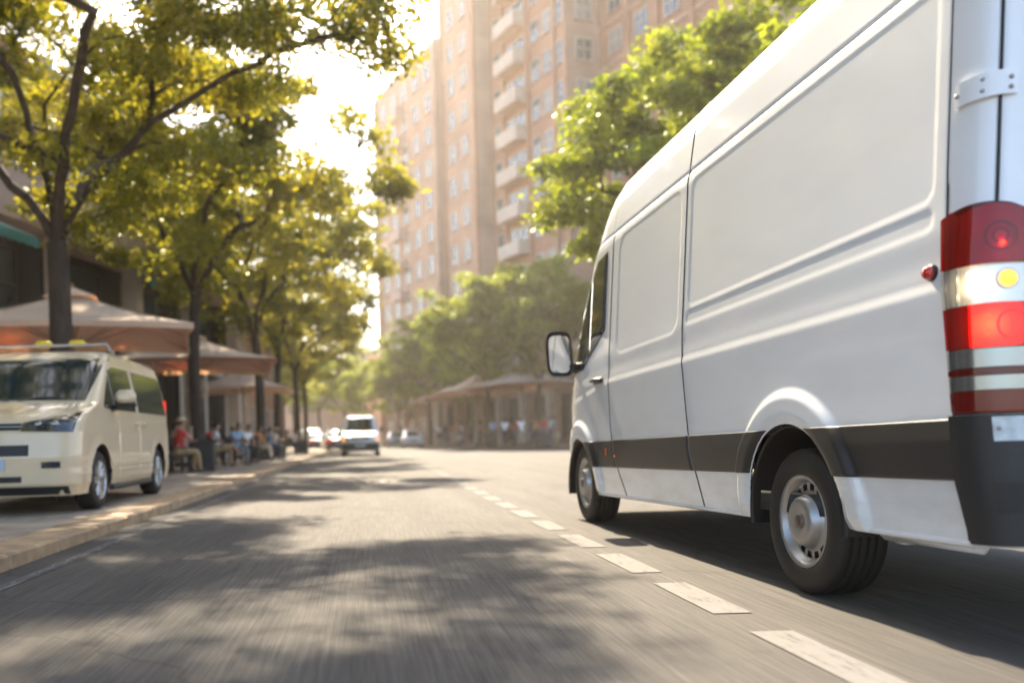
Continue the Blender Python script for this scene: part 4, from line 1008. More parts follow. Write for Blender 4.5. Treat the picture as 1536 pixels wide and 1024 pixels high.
    def fpatch(s, name, x0, x1, lo, hi, off, m, parent, nx=14, nz=6, end='front'):
        V = []; xs = [x0]+list(np.linspace(x0+(x1-x0)*.01, x1-(x1-x0)*.01, nx))+[x1]; fn = s.front if end == 'front' else s.rear; sg = 1 if end == 'front' else -1
        for a, x in enumerate(xs):
            for b_ in range(nz+2):
                t = min(max(b_-1, 0)/(nz-1), 1); z = lo(x)+(hi(x)-lo(x))*t; o_ = off if 0 < a < len(xs)-1 and 0 < b_ < nz+1 else -.012
                V.append((x, fn(x, z)+sg*o_, z))
        return raw(name, V, grid_faces(len(xs), nz+2, flip=(sg < 0)), m, parent, 'auto')
def car_wheel(parent, x, y, wr, sg, m_rim, wid=.21, spokes=7):
    e = empty('wheel', (x*sg, y, wr)); e.parent = parent; h = wid/2
    b = MB(); b.lathe([(wr*.66, -h), (wr*.75, -h-.012), (wr*.92, -h), (wr*.985, -h+.02), (wr, -h+.04), (wr, h-.04), (wr*.985, h-.02), (wr*.92, h), (wr*.75, h+.012), (wr*.66, h)], 40, 'x'); b.build('tyre', M['tyre'], e, True)
    b = MB(); q = h*sg; b.lathe([(wr*.67, q), (wr*.665, q+.008*sg), (wr*.62, q-.004*sg), (wr*.60, q-.05*sg), (wr*.60, -q)], 40, 'x'); b.lathe([(.0001, q-.01*sg), (wr*.16, q-.01*sg), (wr*.2, q-.03*sg)], 20, 'x')
    for k in range(spokes):
        a = 2*math.pi*k/spokes
        for da in (-.11, .11):
            c, s_ = math.cos(a+da), math.sin(a+da); b.tube([(q-.022*sg, c*wr*.14, s_*wr*.14), (q-.012*sg, math.cos(a+da*1.6)*wr*.62, math.sin(a+da*1.6)*wr*.62)], [.022, .017], 6)
    b.build('rim', m_rim, e, 'auto')
    b = MB(); b.lathe([(.0001, q-.07*sg), (wr*.58, q-.07*sg), (wr*.58, q-.11*sg)], 24, 'x'); b.build('brake_disc', M['drum'], e)
L_ = lambda *p: (lambda y: float(np.interp(y, [a for a, _ in p], [b for _, b in p])))
M['taxi'] = mat('cream_paint', (.68, .55, .37), .28, coat=.7, var=.02); M['vanp'] = mat('grey_white_paint', (.50, .52, .52), .3, coat=.5, var=.02)
M['winglass'] = mat('car_glass', (.012, .025, .03), .06, spec=.5, coat=.25, var=0); M['alloy'] = mat('alloy', (.50, .50, .50), .3, .8, var=0)
M['headl'] = mat('headlight_glass', (.035, .045, .055), .06, .3, coat=1, var=.4, scale=14); M['taxiyellow'] = mat('yellow_sign', (.85, .62, .03), .4, var=0)
M['platew'] = mat('number_plate', (.42, .50, .62), .4, var=.05)
M['redlamp'] = mat('car_tail_lamp', (.5, .02, .015), .2, coat=1, var=0, emit=(1, .03, .01), estr=.3)
# ---- cream taxi van on the pavement
tz = [.20, .32, .60, .86, .98, 1.06, 1.13, 1.20, 1.45, 1.70, 1.80, 1.86, 1.90, 1.915]
T = Shell(tz, [.90, .94, .955, .955, .945, .935, .925, .915, .865, .81, .775, .72, .60, .45],
          [4.50, 4.60, 4.62, 4.58, 4.48, 4.28, 4.0, 3.72, 3.34, 2.98, 2.82, 2.66, 2.40, 2.1],
          [.06, .0, -.02, .0, .01, .015, .02, .03, .07, .13, .17, .25, .42, .6], [.20, .26, .30, .30, .30, .26, .20, .16, .15, .15, .15, .15, .2, .2], [.92, 3.72], .325)
T.seam_top = 1.66
def taxi():
    e = empty('taxi', (-2.98-.955, 9.25+4.62, .098), R(180), 'cream taxi van on the left pavement facing the camera, yellow lamps on its roof', 'taxi')
    b_ = T.body('body', M['taxi'], e, .028, 150, (1.93, 2.90), ((1.02, .006), (.42, -.008), (.50, .004)))
    T.fpatch('windscreen', -.80, .80, lambda x: 1.215+.02*(1-(x/.8)**2), lambda x: 1.76, .008, M['winglass'], e, 20, 14)
    T.fpatch('rear_window', -.68, .68, lambda x: 1.15, lambda x: 1.68, .008, M['winglass'], e, end='rear')
    T.spatch('door_window', (2.02, 2.98), L_((2.0, 1.13), (3.0, 1.13)), L_((2.0, 1.67), (2.72, 1.67), (2.98, 1.60)), .007, M['winglass'], e)
    T.spatch('quarter_window', (3.02, 3.42), L_((3.0, 1.13), (3.42, 1.15)), L_((3.0, 1.56), (3.42, 1.19)), .007, M['winglass'], e)
    T.spatch('side_window', (.28, 1.86), L_((.2, 1.13), (1.9, 1.13)), L_((.28, 1.62), (.4, 1.67), (1.9, 1.67)), .007, M['winglass'], e)
    for sg in (-1, 1):
        x0, x1 = sorted((sg*.40, sg*.90)); f_ = (lambda lo_, hi_: (lambda x: lo_+(hi_-lo_)*(abs(x)-.40)/.5))
        h_ = T.fpatch('headlight', x0, x1, f_(.875, .855), f_(.955, 1.075), .012, M['headl'], e)
        for xx in (.56, .72): 
            b = MB(); b.sphere((sg*xx, T.front(xx, .94)-.015, .94), (.05, .035, .038)); b.build('lamp_bowl', M['chrome'], h_)
        T.fpatch('fog_lamp', *sorted((sg*.62, sg*.80)), lambda x: .49, lambda x: .555, .010, M['headl'], e)
        T.spatch('side_moulding', (1.30, 3.25), lambda y: .46, lambda y: .50, .012, M['taxi'], e, sides=(sg,))
    T.fpatch('upper_grille', -.40, .40, lambda x: .885, lambda x: .955, .010, M['seal'], e)
    T.fpatch('lower_grille', -.50, .50, lambda x: .62, lambda x: .73, .008, M['seal'], e)
    T.fpatch('lower_intake', -.42, .42, lambda x: .35, lambda x: .41, .008, M['seal'], e)
    T.fpatch('splitter', -.86, .86, lambda x: .215, lambda x: .30, .012, M['plastic'], e)
    T.fpatch('number_plate', -.26, .26, lambda x: .48, lambda x: .59, .014, M['platew'], e)
    b = MB(); b.tube([(-.42, T.front(.42, .92)+.014, .92), (.42, T.front(.42, .92)+.014, .92)], .008, 6); b.build('grille_bar', M['alloy'], e)
    T.fpatch('tail_lamp', -.92, -.78, lambda x: .85, lambda x: 1.35, .01, M['redlamp'], e, end='rear'); T.fpatch('tail_lamp', .78, .92, lambda x: .85, lambda x: 1.35, .01, M['redlamp'], e, end='rear')
    for sg in (-1, 1):
        for y in T.wh: car_wheel(e, .835, y, .325, sg, M['alloy'])
        b = MB(); b.box((sg*.93, 2.3, .22), (.07, 1.9, .07), bev=.02); b.build('sill', M['plastic'], e)
        m_ = empty('door_mirror', (0, 0, 0)); m_.parent = e
        b = MB(); b.tube([(sg*.90, 3.12, 1.13), (sg*1.02, 3.14, 1.17)], .035, 8); b.box((sg*1.10, 3.15, 1.175), (.25, .13, .06), bev=.025); b.build('mirror_base', M['seal'], m_)
        b = MB(); b.box((sg*1.10, 3.16, 1.27), (.245, .15, .17), bev=.055); b.build('mirror_housing', M['taxi'], m_)
        b = MB(); b.box((sg*1.10, 3.082, 1.265), (.20, .01, .12)); b.build('mirror_glass', M['mirror'], m_)
        for y in (2.12, 1.72):
            b = MB(); x = T.side(y, .96)*sg; b.box((x+sg*.022, y, .97), (.025, .17, .028), bev=.01); b.box((x+sg*.003, y, .96), (.012, .13, .06), bev=.005); b.build('door_handle', M['taxi'], e)
        b = MB(); b.tube([(sg*.05, T.front(.05, 1.24)+.02, 1.235), (sg*.35, T.front(.35, 1.26)+.03, 1.262), (sg*.62, T.front(.6, 1.235)+.03, 1.24)], [.012, .009, .006], 6); b.build('wiper', M['seal'], e)
    b = MB(); b.tube([(-.74, 2.46, 1.90), (-.70, 2.46, 1.975), (.70, 2.46, 1.975), (.74, 2.46, 1.90)], .018, 8); b.build('roof_bar', M['alloy'], e)
    for x in (-.31, .12):
        b = MB(); b.box((x, 2.40, 2.0), (.20, .14, .085), bev=.03); b.build('roof_lamp', M['taxiyellow'], e)
    b = MB(); b.tube([(-.78, T.wh[0], .325), (.78, T.wh[0], .325)], .04, 8); b.tube([(-.78, T.wh[1], .325), (.78, T.wh[1], .325)], .04, 8); b.build('axle', M['drum'], e)
taxi()
# ---- oncoming grey white van in the lane
vz = [.25, .36, .60, .90, 1.0, 1.08, 1.15, 1.45, 1.72, 1.83, 1.90, 1.93]
Vn = Shell(vz, [.86, .90, .91, .91, .90, .885, .87, .82, .77, .74, .66, .5], [4.3, 4.38, 4.4, 4.36, 4.2, 3.98, 3.76, 3.42, 3.12, 3.0, 2.8, 2.4], [0, 0, 0, 0, 0, 0, 0, .04, .08, .12, .25, .4], [.2]*12, [.8, 3.55], .31)
Vn.seam_top = 1.7
def farvan(x, y, rz, label):
    e = empty('van', (x, y, 0), rz, label, 'van')
    Vn.body('body', M['vanp'], e, .04, 70, (1.8, 2.8))
    Vn.fpatch('windscreen', -.76, .76, lambda x: 1.17, lambda x: 1.77, .008, M['winglass'], e, 10, 8)
    Vn.fpatch('rear_window', -.66, .66, lambda x: 1.12, lambda x: 1.68, .008, M['winglass'], e, 8, 5, 'rear')
    Vn.spatch('side_window', (.3, 1.75), lambda y: 1.1, lambda y: 1.66, .007, M['winglass'], e); Vn.spatch('door_window', (1.9, 3.3), lambda y: 1.1, L_((2.9, 1.66), (3.3, 1.28)), .007, M['winglass'], e)
    Vn.fpatch('grille', -.42, .42, lambda x: .78, lambda x: .90, .01, M['seal'], e); Vn.fpatch('bumper', -.88, .88, lambda x: .30, lambda x: .62, .02, M['plastic'], e)
    Vn.fpatch('number_plate', -.25, .25, lambda x: .44, lambda x: .54, .03, M['platew'], e)
    for sg in (-1, 1):
        h_ = Vn.fpatch('headlight', *sorted((sg*.52, sg*.86)), lambda x: .72, lambda x: .90, .012, M['chrome'], e); Vn.fpatch('indicator', *sorted((sg*.70, sg*.875)), lambda x: .73, lambda x: .80, .018, M['amber'], e)
        for yy in Vn.wh: car_wheel(e, .79, yy, .31, sg, M['alloy'], spokes=5)
        b = MB(); b.tube([(sg*.84, 3.2, 1.15), (sg*.98, 3.2, 1.2)], .025, 6); b.box((sg*1.02, 3.2, 1.24), (.17, .1, .22), bev=.04); b.build('door_mirror', M['seal'], e)
    return e
farvan(-.30, 42+4.4, R(180), 'small grey white van with amber indicators coming towards the camera in the left lane')
# ---- parked and distant cars
cz_ = [.20, .30, .55, .78, .86, .93, 1.15, 1.34, 1.42, 1.46]
Cn = Shell(cz_, [.82, .87, .89, .88, .86, .83, .74, .66, .58, .42], [4.2, 4.3, 4.32, 4.2, 3.9, 3.25, 2.85, 2.45, 2.2, 2.0], [.02, -.02, -.03, .0, .08, .28, .62, .95, 1.15, 1.35], [.28]*10, [.82, 3.42], .30)
Cn.seam_top = .9
def car(m, x, y, rz, label, grp):
    e = empty('parked_car', (x, y, 0), rz, label, 'car', grp)
    Cn.body('body', m, e, .045, 60, (1.9, 2.8))
    Cn.fpatch('windscreen', -.70, .70, lambda x: .95, lambda x: 1.33, .006, M['winglass'], e, 10, 6); Cn.fpatch('rear_window', -.66, .66, lambda x: .95, lambda x: 1.32, .006, M['winglass'], e, 10, 6, 'rear')
    Cn.spatch('side_window', (.95, 2.75), L_((.9, .98), (2.8, .95)), L_((.95, 1.08), (1.25, 1.33), (2.4, 1.35), (2.75, 1.12)), .006, M['winglass'], e)
    Cn.fpatch('grille', -.35, .35, lambda x: .52, lambda x: .66, .01, M['seal'], e); Cn.fpatch('number_plate', -.24, .24, lambda x: .5, lambda x: .6, .014, M['platew'], e, end='rear')
    for sg in (-1, 1):
        Cn.fpatch('headlight', *sorted((sg*.5, sg*.82)), lambda x: .60, lambda x: .74, .012, M['chrome'], e, 6, 4); Cn.fpatch('tail_lamp', *sorted((sg*.5, sg*.84)), lambda x: .62, lambda x: .76, .012, M['redlamp'], e, 6, 4, 'rear')
        for yy in Cn.wh: car_wheel(e, .765, yy, .30, sg, M['alloy'], spokes=5)
        b = MB(); b.box((sg*.92, 2.75, .98), (.16, .10, .11), bev=.04); b.build('door_mirror', M['seal'], e)
    return e
def paint(n, c): return mat(n, c, .25, coat=.8, var=.02)
pc = [paint('dark_blue_paint', (.02, .03, .06)), paint('silver_paint', (.45, .47, .5)), paint('dark_grey_paint', (.05, .055, .06)), paint('white_car_paint', (.7, .7, .7)), paint('maroon_paint', (.14, .02, .02))]
gl = 'cars parked along the left kerb'; gr = 'cars standing far down the right side'
car(pc[2], -1.9, 62, R(3), 'dark grey car parked at the left kerb just behind the oncoming van', gl)
car(pc[1], -2.4, 71, R(9), 'silver car parked at the left kerb, second behind the oncoming van', gl)
car(pc[0], -4.2, 80, R(16), 'dark blue car parked farthest down the left kerb', gl)
v2 = copy_tree(bpy.data.objects['van']); v2.location = (-6.2, 93, 0); v2.rotation_euler = (0, 0, R(200)); tag(v2, 'pale van at the bend, behind the dark blue car, seen between the left trunks')
car(pc[3], 3.7, 76, R(180), 'white car facing the camera far down the right side', gr)
car(pc[1], 2.7, 85, R(180), 'silver car far down the right side, just behind the white one', gr)
car(pc[4], .6, 90, R(20), 'maroon car driving away at the far end of the road', 'cars standing far down the right side')
# =================================================================== people
SKIN = [mat('skin', (.45, .26, .17), .55, var=.06), mat('tanned_skin', (.33, .18, .11), .55, var=.06)]
def cloth(n, c): return mat(n, c, .85, var=.12, scale=9)
C_ = {k: cloth(k+'_cloth', c) for k, c in dict(white=(.85, .84, .82), pink=(.62, .36, .36), red=(.48, .035, .025), navy=(.02, .03, .07), black=(.02, .02, .022), khaki=(.36, .24, .12), olive=(.16, .15, .05), blue=(.26, .40, .55), orange=(.55, .20, .06), jeans=(.07, .10, .17), beige=(.50, .42, .32), grey=(.22, .22, .23), yellow=(.55, .42, .12)).items()}
HAIR = [mat('dark_hair', (.02, .013, .009), .6, var=.2), mat('brown_hair', (.08, .04, .02), .6, var=.2), mat('straw_hat', (.55, .42, .25), .8, var=.15)]
M['shoe'] = mat('shoe_leather', (.05, .035, .03), .5)
def skin(name, chains, m, parent, sub=1):
    """chains: lists of (point, radius); first point of a chain may repeat an earlier one to join it"""
    V = []; E_ = []; rad = []; idx = {}
    for ch in chains:
        prev = None
        for p, r_ in ch:
            k = tuple(round(c, 4) for c in p)
            if k not in idx: idx[k] = len(V); V.append(p); rad.append(r_)
            if prev is not None and prev != idx[k]: E_.append((prev, idx[k]))
            prev = idx[k]
    me = bpy.data.meshes.new(name); me.from_pydata(V, E_, []); o = bpy.data.objects.new(name, me); COL.objects.link(o)
    md = o.modifiers.new('s', 'SKIN'); md.use_smooth_shade = True
    sv = me.skin_vertices[0].data
    for i, r_ in enumerate(rad): sv[i].radius = (r_, r_) if not isinstance(r_, tuple) else r_; sv[i].use_root = (i == 0)
    s2 = o.modifiers.new('u', 'SUBSURF'); s2.levels = sub; s2.render_levels = sub
    dg = bpy.context.evaluated_depsgraph_get(); me2 = bpy.data.meshes.new_from_object(o.evaluated_get(dg)); me2.name = name
    bpy.data.objects.remove(o); me2.materials.clear(); me2.materials.append(m)
    o = bpy.data.objects.new(name, me2); link(o, parent); return o
def lerp(a, b, t): return tuple(a[i]+(b[i]-a[i])*t for i in range(3))
def make_person(J, top, legs, hair=0, sk=0, shorts=False, skirt=False, bag=None, hat=False):
    """J: joints with y forward, z up, origin between the feet"""
    e = empty('person', (0, 0, 0)); S_ = SKIN[sk]
    hip, ch, nk, hd = J['hip'], J['chest'], J['neck'], J['head']; body = []
    body.append([(hip, .115), (lerp(hip, ch, .5), .105), (ch, .125), (nk, .055), (lerp(nk, hd, .45), .05), (hd, .085), (lerp(nk, hd, 1.55), .072)])
    for s_ in ('l', 'r'):
        sh_, el, wr_ = J['sh'+s_], J['el'+s_], J['wr'+s_]; body.append([(ch, .125), (sh_, .055), (lerp(sh_, el, .5), .046), (el, .038), (lerp(el, wr_, .4), .037), (wr_, .024)])
        d = Vector(wr_)-Vector(el); d.normalize(); sd_ = Vector((0, 0, 1)).cross(d); sd_ = sd_.normalized() if sd_.length > .2 else Vector((0, 1, 0)); pm = Vector(wr_)+d*.06; body.append([(wr_, .024), (tuple(pm), (.018, .036))])
        for k, (o_, l_) in enumerate(((-.032, .065), (-.011, .075), (.011, .072), (.030, .055))):
            b0 = pm+sd_*o_+d*.012; body.append([(tuple(pm), (.018, .036)), (tuple(b0), .009), (tuple(b0+d*l_*.55+Vector((0, 0, -.006))), .008), (tuple(b0+d*l_+Vector((0, 0, -.02))), .006)])
        tb = Vector(wr_)+d*.02+sd_*(.03 if s_ == 'r' else -.03); body.append([(wr_, .024), (tuple(tb), .010), (tuple(tb+d*.045+sd_*(.012 if s_ == 'r' else -.012)), .008)])
        hp = (hip[0]+(.085 if s_ == 'r' else -.085), hip[1], hip[2]-.03); kn, an = J['kn'+s_], J['an'+s_]
        body.append([(hip, .115), (hp, .085), (lerp(hp, kn, .5), .070), (kn, .052), (lerp(kn, an, .35), .052), (an, .034)]); td = J.get('toe'+s_) or (an[0], an[1]+.14, an[2]-.06)
        body.append([(an, .034), (lerp(an, td, .5), .034), (td, .026)])
    bo = skin('body', body, S_, e)
    # face: nose, ears, eyes and mouth joined to the same mesh
    f = Vector(J.get('face', (0, 1, 0))).normalized(); sd_ = f.cross(Vector((0, 0, 1))).normalized(); H_ = Vector(lerp(nk, hd, 1.15)); b = MB()
    b.sphere(H_, (.074, .092, .108), 14)
    b.sphere(H_+f*.092+Vector((0, 0, -.012)), (.014, .018, .024), 8)
    for q in (-1, 1): b.sphere(H_+sd_*.076*q, (.016, .022, .030), 8)
    hm = b.build('head', S_, bo, True)
    b = MB(); 
    for q in (-1, 1): b.sphere(H_+f*.082+sd_*.032*q+Vector((0, 0, .012)), (.011, .011, .007), 8)
    b.sphere(H_+f*.084+Vector((0, 0, -.052)), (.022, .010, .006), 8); b.build('facial_features', HAIR[0], bo, True)
    b = MB(); b.sphere(H_-f*.018+Vector((0, 0, .030)), (.088, .098, .095), 16)
    if not hat: b.sphere(H_-f*.05+Vector((0, 0, -.02)), (.072, .055, .09), 12)
    b.build('hair', HAIR[hair], e, True)
    if hat: b = MB(); c = H_+Vector((0, 0, .07)); b.lathe([(.17, 0), (.165, .012), (.10, .015), (.092, .08), (.05, .10), (.0001, .102)], 24, 'z', tuple(c)); b.build('hat', HAIR[2], e)
    shirt = [[(lerp(hip, ch, -.08), .132), (hip, .134), (lerp(hip, ch, .5), .126), (ch, .142), (lerp(ch, nk, .7), .075)]]
    for s_ in ('l', 'r'): shirt.append([(ch, .142), (J['sh'+s_], .070), (lerp(J['sh'+s_], J['el'+s_], .55), .062)])
    skin('shirt', shirt, C_[top], e); tr = []
    for s_ in ('l', 'r'):
        hp = (hip[0]+(.085 if s_ == 'r' else -.085), hip[1], hip[2]-.03); kn, an = J['kn'+s_], J['an'+s_]
        c = [(hip, .128), (hp, .098), (lerp(hp, kn, .5), .084), (lerp(hp, kn, .92), .068)]
        if not shorts: c += [(lerp(kn, an, .08), .066), (lerp(kn, an, .5), .060), (lerp(kn, an, .93), .052)]
        tr.append(c)
    skin('shorts' if shorts else 'trousers', tr, C_[legs], e)
    for s_ in ('l', 'r'):
        an = J['an'+s_]; td = J.get('toe'+s_) or (an[0], an[1]+.14, an[2]-.06); skin('shoe', [[((an[0], an[1]-.05, an[2]-.045), .038), ((an[0], an[1]+.01, an[2]-.03), .046), (lerp(an, td, .7), .040), (td, .032)]], M['shoe'], e)
    if bag: b = MB(); w_ = J['wrl']; b.box((w_[0], w_[1]+.04, w_[2]-.28), (.12, .34, .30), bev=.03); b.tube([(w_[0], w_[1]-.05, w_[2]-.13), (w_[0], w_[1], w_[2]-.03), (w_[0], w_[1]+.12, w_[2]-.13)], .008, 6); e2 = b.build('shopping_bag', C_[bag], e)
    return e
def stand(step=.0, turn=0):
    return dict(hip=(0, 0, .95), chest=(0, .0, 1.30), neck=(0, .01, 1.47), head=(0, .03, 1.58), shl=(-.18, 0, 1.40), shr=(.18, 0, 1.40), ell=(-.23, -step*.5, 1.13), elr=(.23, step*.5-.02, 1.13),
                wrl=(-.22, .10-step*.5, .90), wrr=(.22, .10+step*.7, .90), knl=(-.10, step*.7+.03, .50), knr=(.10, -step*.25+.03, .50), anl=(-.10, step, .09), anr=(.10, -step, .09+step*.15))
def sit(lean=.0, cross=False, arm=0):
    J = dict(hip=(0, 0, .53), chest=(0, -.04+lean, .88), neck=(0, -.03+lean*1.3, 1.05), head=(0, .01+lean*1.5, 1.16), shl=(-.18, -.03+lean, .98), shr=(.18, -.03+lean, .98), ell=(-.22, .10+lean, .74), elr=(.22, .12+lean, .74),
             wrl=(-.12, .33+lean, .76), wrr=(.12, .36+lean, .78), knl=(-.10, .44, .52), knr=(.11, .45, .52), anl=(-.11, .42, .09), anr=(.12, .50, .09))
    if cross: J.update(knr=(.02, .46, .64), anr=(-.12, .72, .34), toer=(-.13, .86, .34))
    if arm == 1: J.update(elr=(.24, .02+lean, .74), wrr=(.10, .20+lean, .64), wrl=(-.06, .26+lean, .62))
    if arm == 2: J.update(wrr=(.06, .26+lean, 1.02), elr=(.22, .20+lean, .80))
    return J
# cafe chairs, tables, planters
M['chairm'] = mat('dark_wicker', (.035, .025, .02), .6, bump=.4, bscale=80); M['tabletop'] = mat('table_wood', (.20, .12, .07), .45, var=.2); M['planter'] = mat('black_planter', (.022, .022, .022), .5, var=.2)
def make_chair():
    e = empty('cafe_chair', (0, 0, 0)); b = MB(); b.box((0, .0, .43), (.46, .46, .05), bev=.015); b.build('seat', M['chairm'], e)
    b = MB(); V = []
    for k in range(9):
        a = R(-58+116*k/8)
        for z in (.55, .65, .75, .86): V += [(.25*math.sin(a), -.25*math.cos(a)+.04-(z-.45)*.12, z)]
    V2 = [(x*.92, y*.92, z) for x, y, z in V]; F = grid_faces(9, 4); b.add(V+V2, [list(map(int, f)) for f in F]+[[int(i)+36 for i in f[::-1]] for f in F]); b.tube([V[k*4+3] for k in range(9)], .016, 6); b.tube([V[k*4] for k in range(9)], .012, 6); b.build('backrest', M['chairm'], e)
    for x in (-.2, .2):
        for y in (-.2, .2):
            b = MB(); b.tube([(x, y, .42), (x*1.08, y*1.1, 0)], [.018, .014], 8); b.build('leg', M['chairm'], e)
    for x in (-.24, .24): b = MB(); b.tube([(x, -.12, .62), (x, .16, .62), (x, .2, .43)], .014, 6); b.build('armrest', M['chairm'], e)
    return e
def make_table():
    e = empty('cafe_table', (0, 0, 0)); b = MB(); b.lathe([(.0001, .745), (.36, .745), (.37, .735), (.37, .72), (.35, .712), (.0001, .712)], 32); b.build('tabletop', M['tabletop'], e)
    b = MB(); b.tube([(0, 0, .02), (0, 0, .715)], .028, 10); b.build('pedestal', M['chairm'], e); b = MB(); b.lathe([(.0001, .03), (.06, .03), (.22, .012), (.23, 0)], 24); b.build('base', M['chairm'], e); return e
def make_planter():
    e = empty('planter', (0, 0, 0)); b = MB(); V = []
    b.box((0, 0, .33), (.58, .58, .66), bev=.015)
    b.build('box', M['planter'], e); b = MB()
    for sx, sy, dx, dy in ((0, .30, .68, .07), (0, -.30, .68, .07), (.30, 0, .07, .53), (-.30, 0, .07, .53)): b.box((sx, sy, .69), (dx, dy, .06), bev=.012)
    b.build('rim', M['planter'], e); b = MB(); b.box((0, 0, .665), (.52, .52, .02)); b.build('earth', M['soil'], e, False); return e
ch0, tb0, pl0 = make_chair(), make_table(), make_planter(); used = {}
def place(o, x, y, rz, label, cat, grp, s=1, z=.098):
    if o.name in used: t = copy_tree(o)
    else: used[o.name] = 1; t = o
    t.location = (x, y, z); t.rotation_euler = (0, 0, rz); t.scale = (s, s, s) if not isinstance(s, tuple) else s
    return tag(t, label, cat, grp)
GCc, GT, GPl, GPe = 'chairs of the pavement cafe', 'tables of the pavement cafe', 'planters along the cafe', 'guests seated at the pavement cafe'
# seats: x, y, facing (degrees, 0 = away from camera), pose, top, legs, hair, label
seats = [(-5.05, 17.9, -78, sit(.02), 'white', 'olive', 0, 0, False, 'seated guest in a white top close behind the taxi, nearest of all to the camera'),
         (-5.0, 19.3, -150, sit(.1, arm=2), 'yellow', 'jeans', 1, 1, True, 'seated guest in a yellow top and straw hat just behind the taxi, leaning forward'),
         (-5.6, 20.6, -75, sit(-.02, arm=1), 'orange', 'olive', 0, 1, False, 'seated guest in an orange top between the taxi and the square planter'),
         (-4.5, 21.6, -60, sit(.06, arm=2), 'red', 'khaki', 1, 0, True, 'seated guest in a red top and straw hat just left of the square planter'),
         (-4.85, 24.0, -40, sit(-.02, True), 'pink', 'grey', 1, 0, False, 'seated guest in a pink top with crossed legs beside the trunk behind the square planter'),
         (-4.35, 26.3, -70, sit(.0, True, 1), 'white', 'khaki', 0, 0, False, 'seated guest in white shirt and khaki shorts with crossed legs, right of the square planter'),
         (-4.95, 28.4, -100, sit(.08), 'red', 'navy', 0, 1, False, 'seated guest in a red top and navy trousers behind the one with crossed khaki legs'),
         (-4.1, 30.2, -120, sit(.16, arm=1), 'white', 'black', 1, 0, False, 'seated guest in a white shirt bent forward, just left of the slim third tree'),
         (-4.7, 32.0, -60, sit(.0), 'pink', 'khaki', 0, 0, True, 'seated guest in a pink top and straw hat just before the third tree'),
         (-4.0, 37.2, -80, sit(.04), 'blue', 'jeans', 0, 0, False, 'seated guest in a blue top between the third and fourth trees'),
         (-4.6, 39.0, -100, sit(.05, arm=2), 'orange', 'navy', 0, 1, False, 'seated guest in an orange top just before the fourth tree'),
         (-5.5, 23.3, -110, sit(.05), 'navy', 'jeans', 0, 1, False, 'seated guest in navy at the back, behind the square planter'),
         (-5.35, 25.4, -80, sit(.0, arm=2), 'beige', 'olive', 0, 0, False, 'seated guest in a beige top in the back row, behind the pink one'),
         (-4.0, 27.6, -130, sit(.1), 'blue', 'grey', 1, 1, False, 'seated guest in a blue top nearest the kerb, right of the khaki shorts'),
         (-5.5, 29.6, -70, sit(.0), 'yellow', 'navy', 1, 0, False, 'seated guest in a yellow top in the back row under the second parasol'),
         (-3.95, 33.0, -100, sit(.05, arm=1), 'orange', 'beige', 0, 1, False, 'seated guest in an orange top and beige trousers right beside the third tree'),
         (-5.1, 35.5, -90, sit(.0, arm=2), 'red', 'jeans', 1, 0, False, 'seated guest in a red top and jeans just past the third tree'),
         (-4.2, 41.0, -60, sit(.08), 'white', 'olive', 0, 1, True, 'seated guest in a white top and straw hat by the fourth tree'),
         (-4.9, 44.0, -80, sit(.02), 'pink', 'black', 0, 0, False, 'seated guest in a pink top and black trousers past the fourth tree'),
         (-3.7, 46.5, -70, sit(.05), 'white', 'navy', 1, 0, False, 'seated guest in a white top beyond the fourth tree'),
         (-4.3, 49.0, -70, sit(.0, arm=1), 'beige', 'jeans', 1, 0, False, 'seated guest in a beige top farthest down the cafe terrace')]
for k, (x, y, a, J, top, lg, hr, skn, hat, lb_) in enumerate(seats):
    p_ = make_person(J, top, lg, hr, skn, hat=hat, shorts=(k in (1, 8, 5))); p_.location = (x, y, .098); p_.rotation_euler = (0, 0, R(a)); tag(p_, lb_, 'person', GPe)
    who = lb_.replace('seated guest', 'guest')
    while len(who.split()) > 11: who = who.rsplit(' ', 1)[0]
    while who.rstrip(',').split()[-1] in ('before', 'in', 'back', 'row', 'top', 'at', 'under', 'past', 'the', 'of', 'a', 'with', 'left', 'just', 'right', 'nearest', 'crossed', 'one', 'beside', 'square', 'slim', 'and', 'to', 'all', 'behind', 'third'): who = who.rsplit(' ', 1)[0]
    place(ch0, x-math.sin(R(-a))*.05, y-math.cos(R(a))*.05, R(a), 'dark wicker chair under the '+who.rstrip(','), 'chair', GCc)
for x, y, lb_ in [(-4.45, 18.6, 'round cafe table close behind the taxi'), (-4.9, 22.8, 'round cafe table just left of the square planter'), (-4.3, 24.9, 'round cafe table beside the guest in pink with crossed legs'), (-4.3, 29.2, 'round cafe table between the guest in navy trousers and the one bent forward'), (-4.1, 38.2, 'round cafe table before the fourth tree'), (-3.6, 47.8, 'round cafe table farthest down the terrace')]:
    place(tb0, x, y, 0, lb_, 'table', GT)
for x, y, s_, lb_ in [(-4.12, 22.7, (1.05, 1.05, 1.1), 'largest square black planter at the pavement edge, nearest the taxi'), (-3.98, 31.3, (.85, .85, 1.25), 'tall black planter by the third tree'), (-3.95, 34.8, (.75, .75, 1.2), 'black planter just past the third tree'), (-4.0, 42.0, (1.0, 1.0, 1.15), 'black planter at the foot of the fourth tree'), (-3.6, 51, (1, 1, 1.2), 'black planter farthest down the pavement'), (-5.3, 22.4, (1.0, 1.0, .9), 'black planter half hidden behind the largest one')]:
    place(pl0, x, y, R(4), lb_, 'planter', GPl, s_)
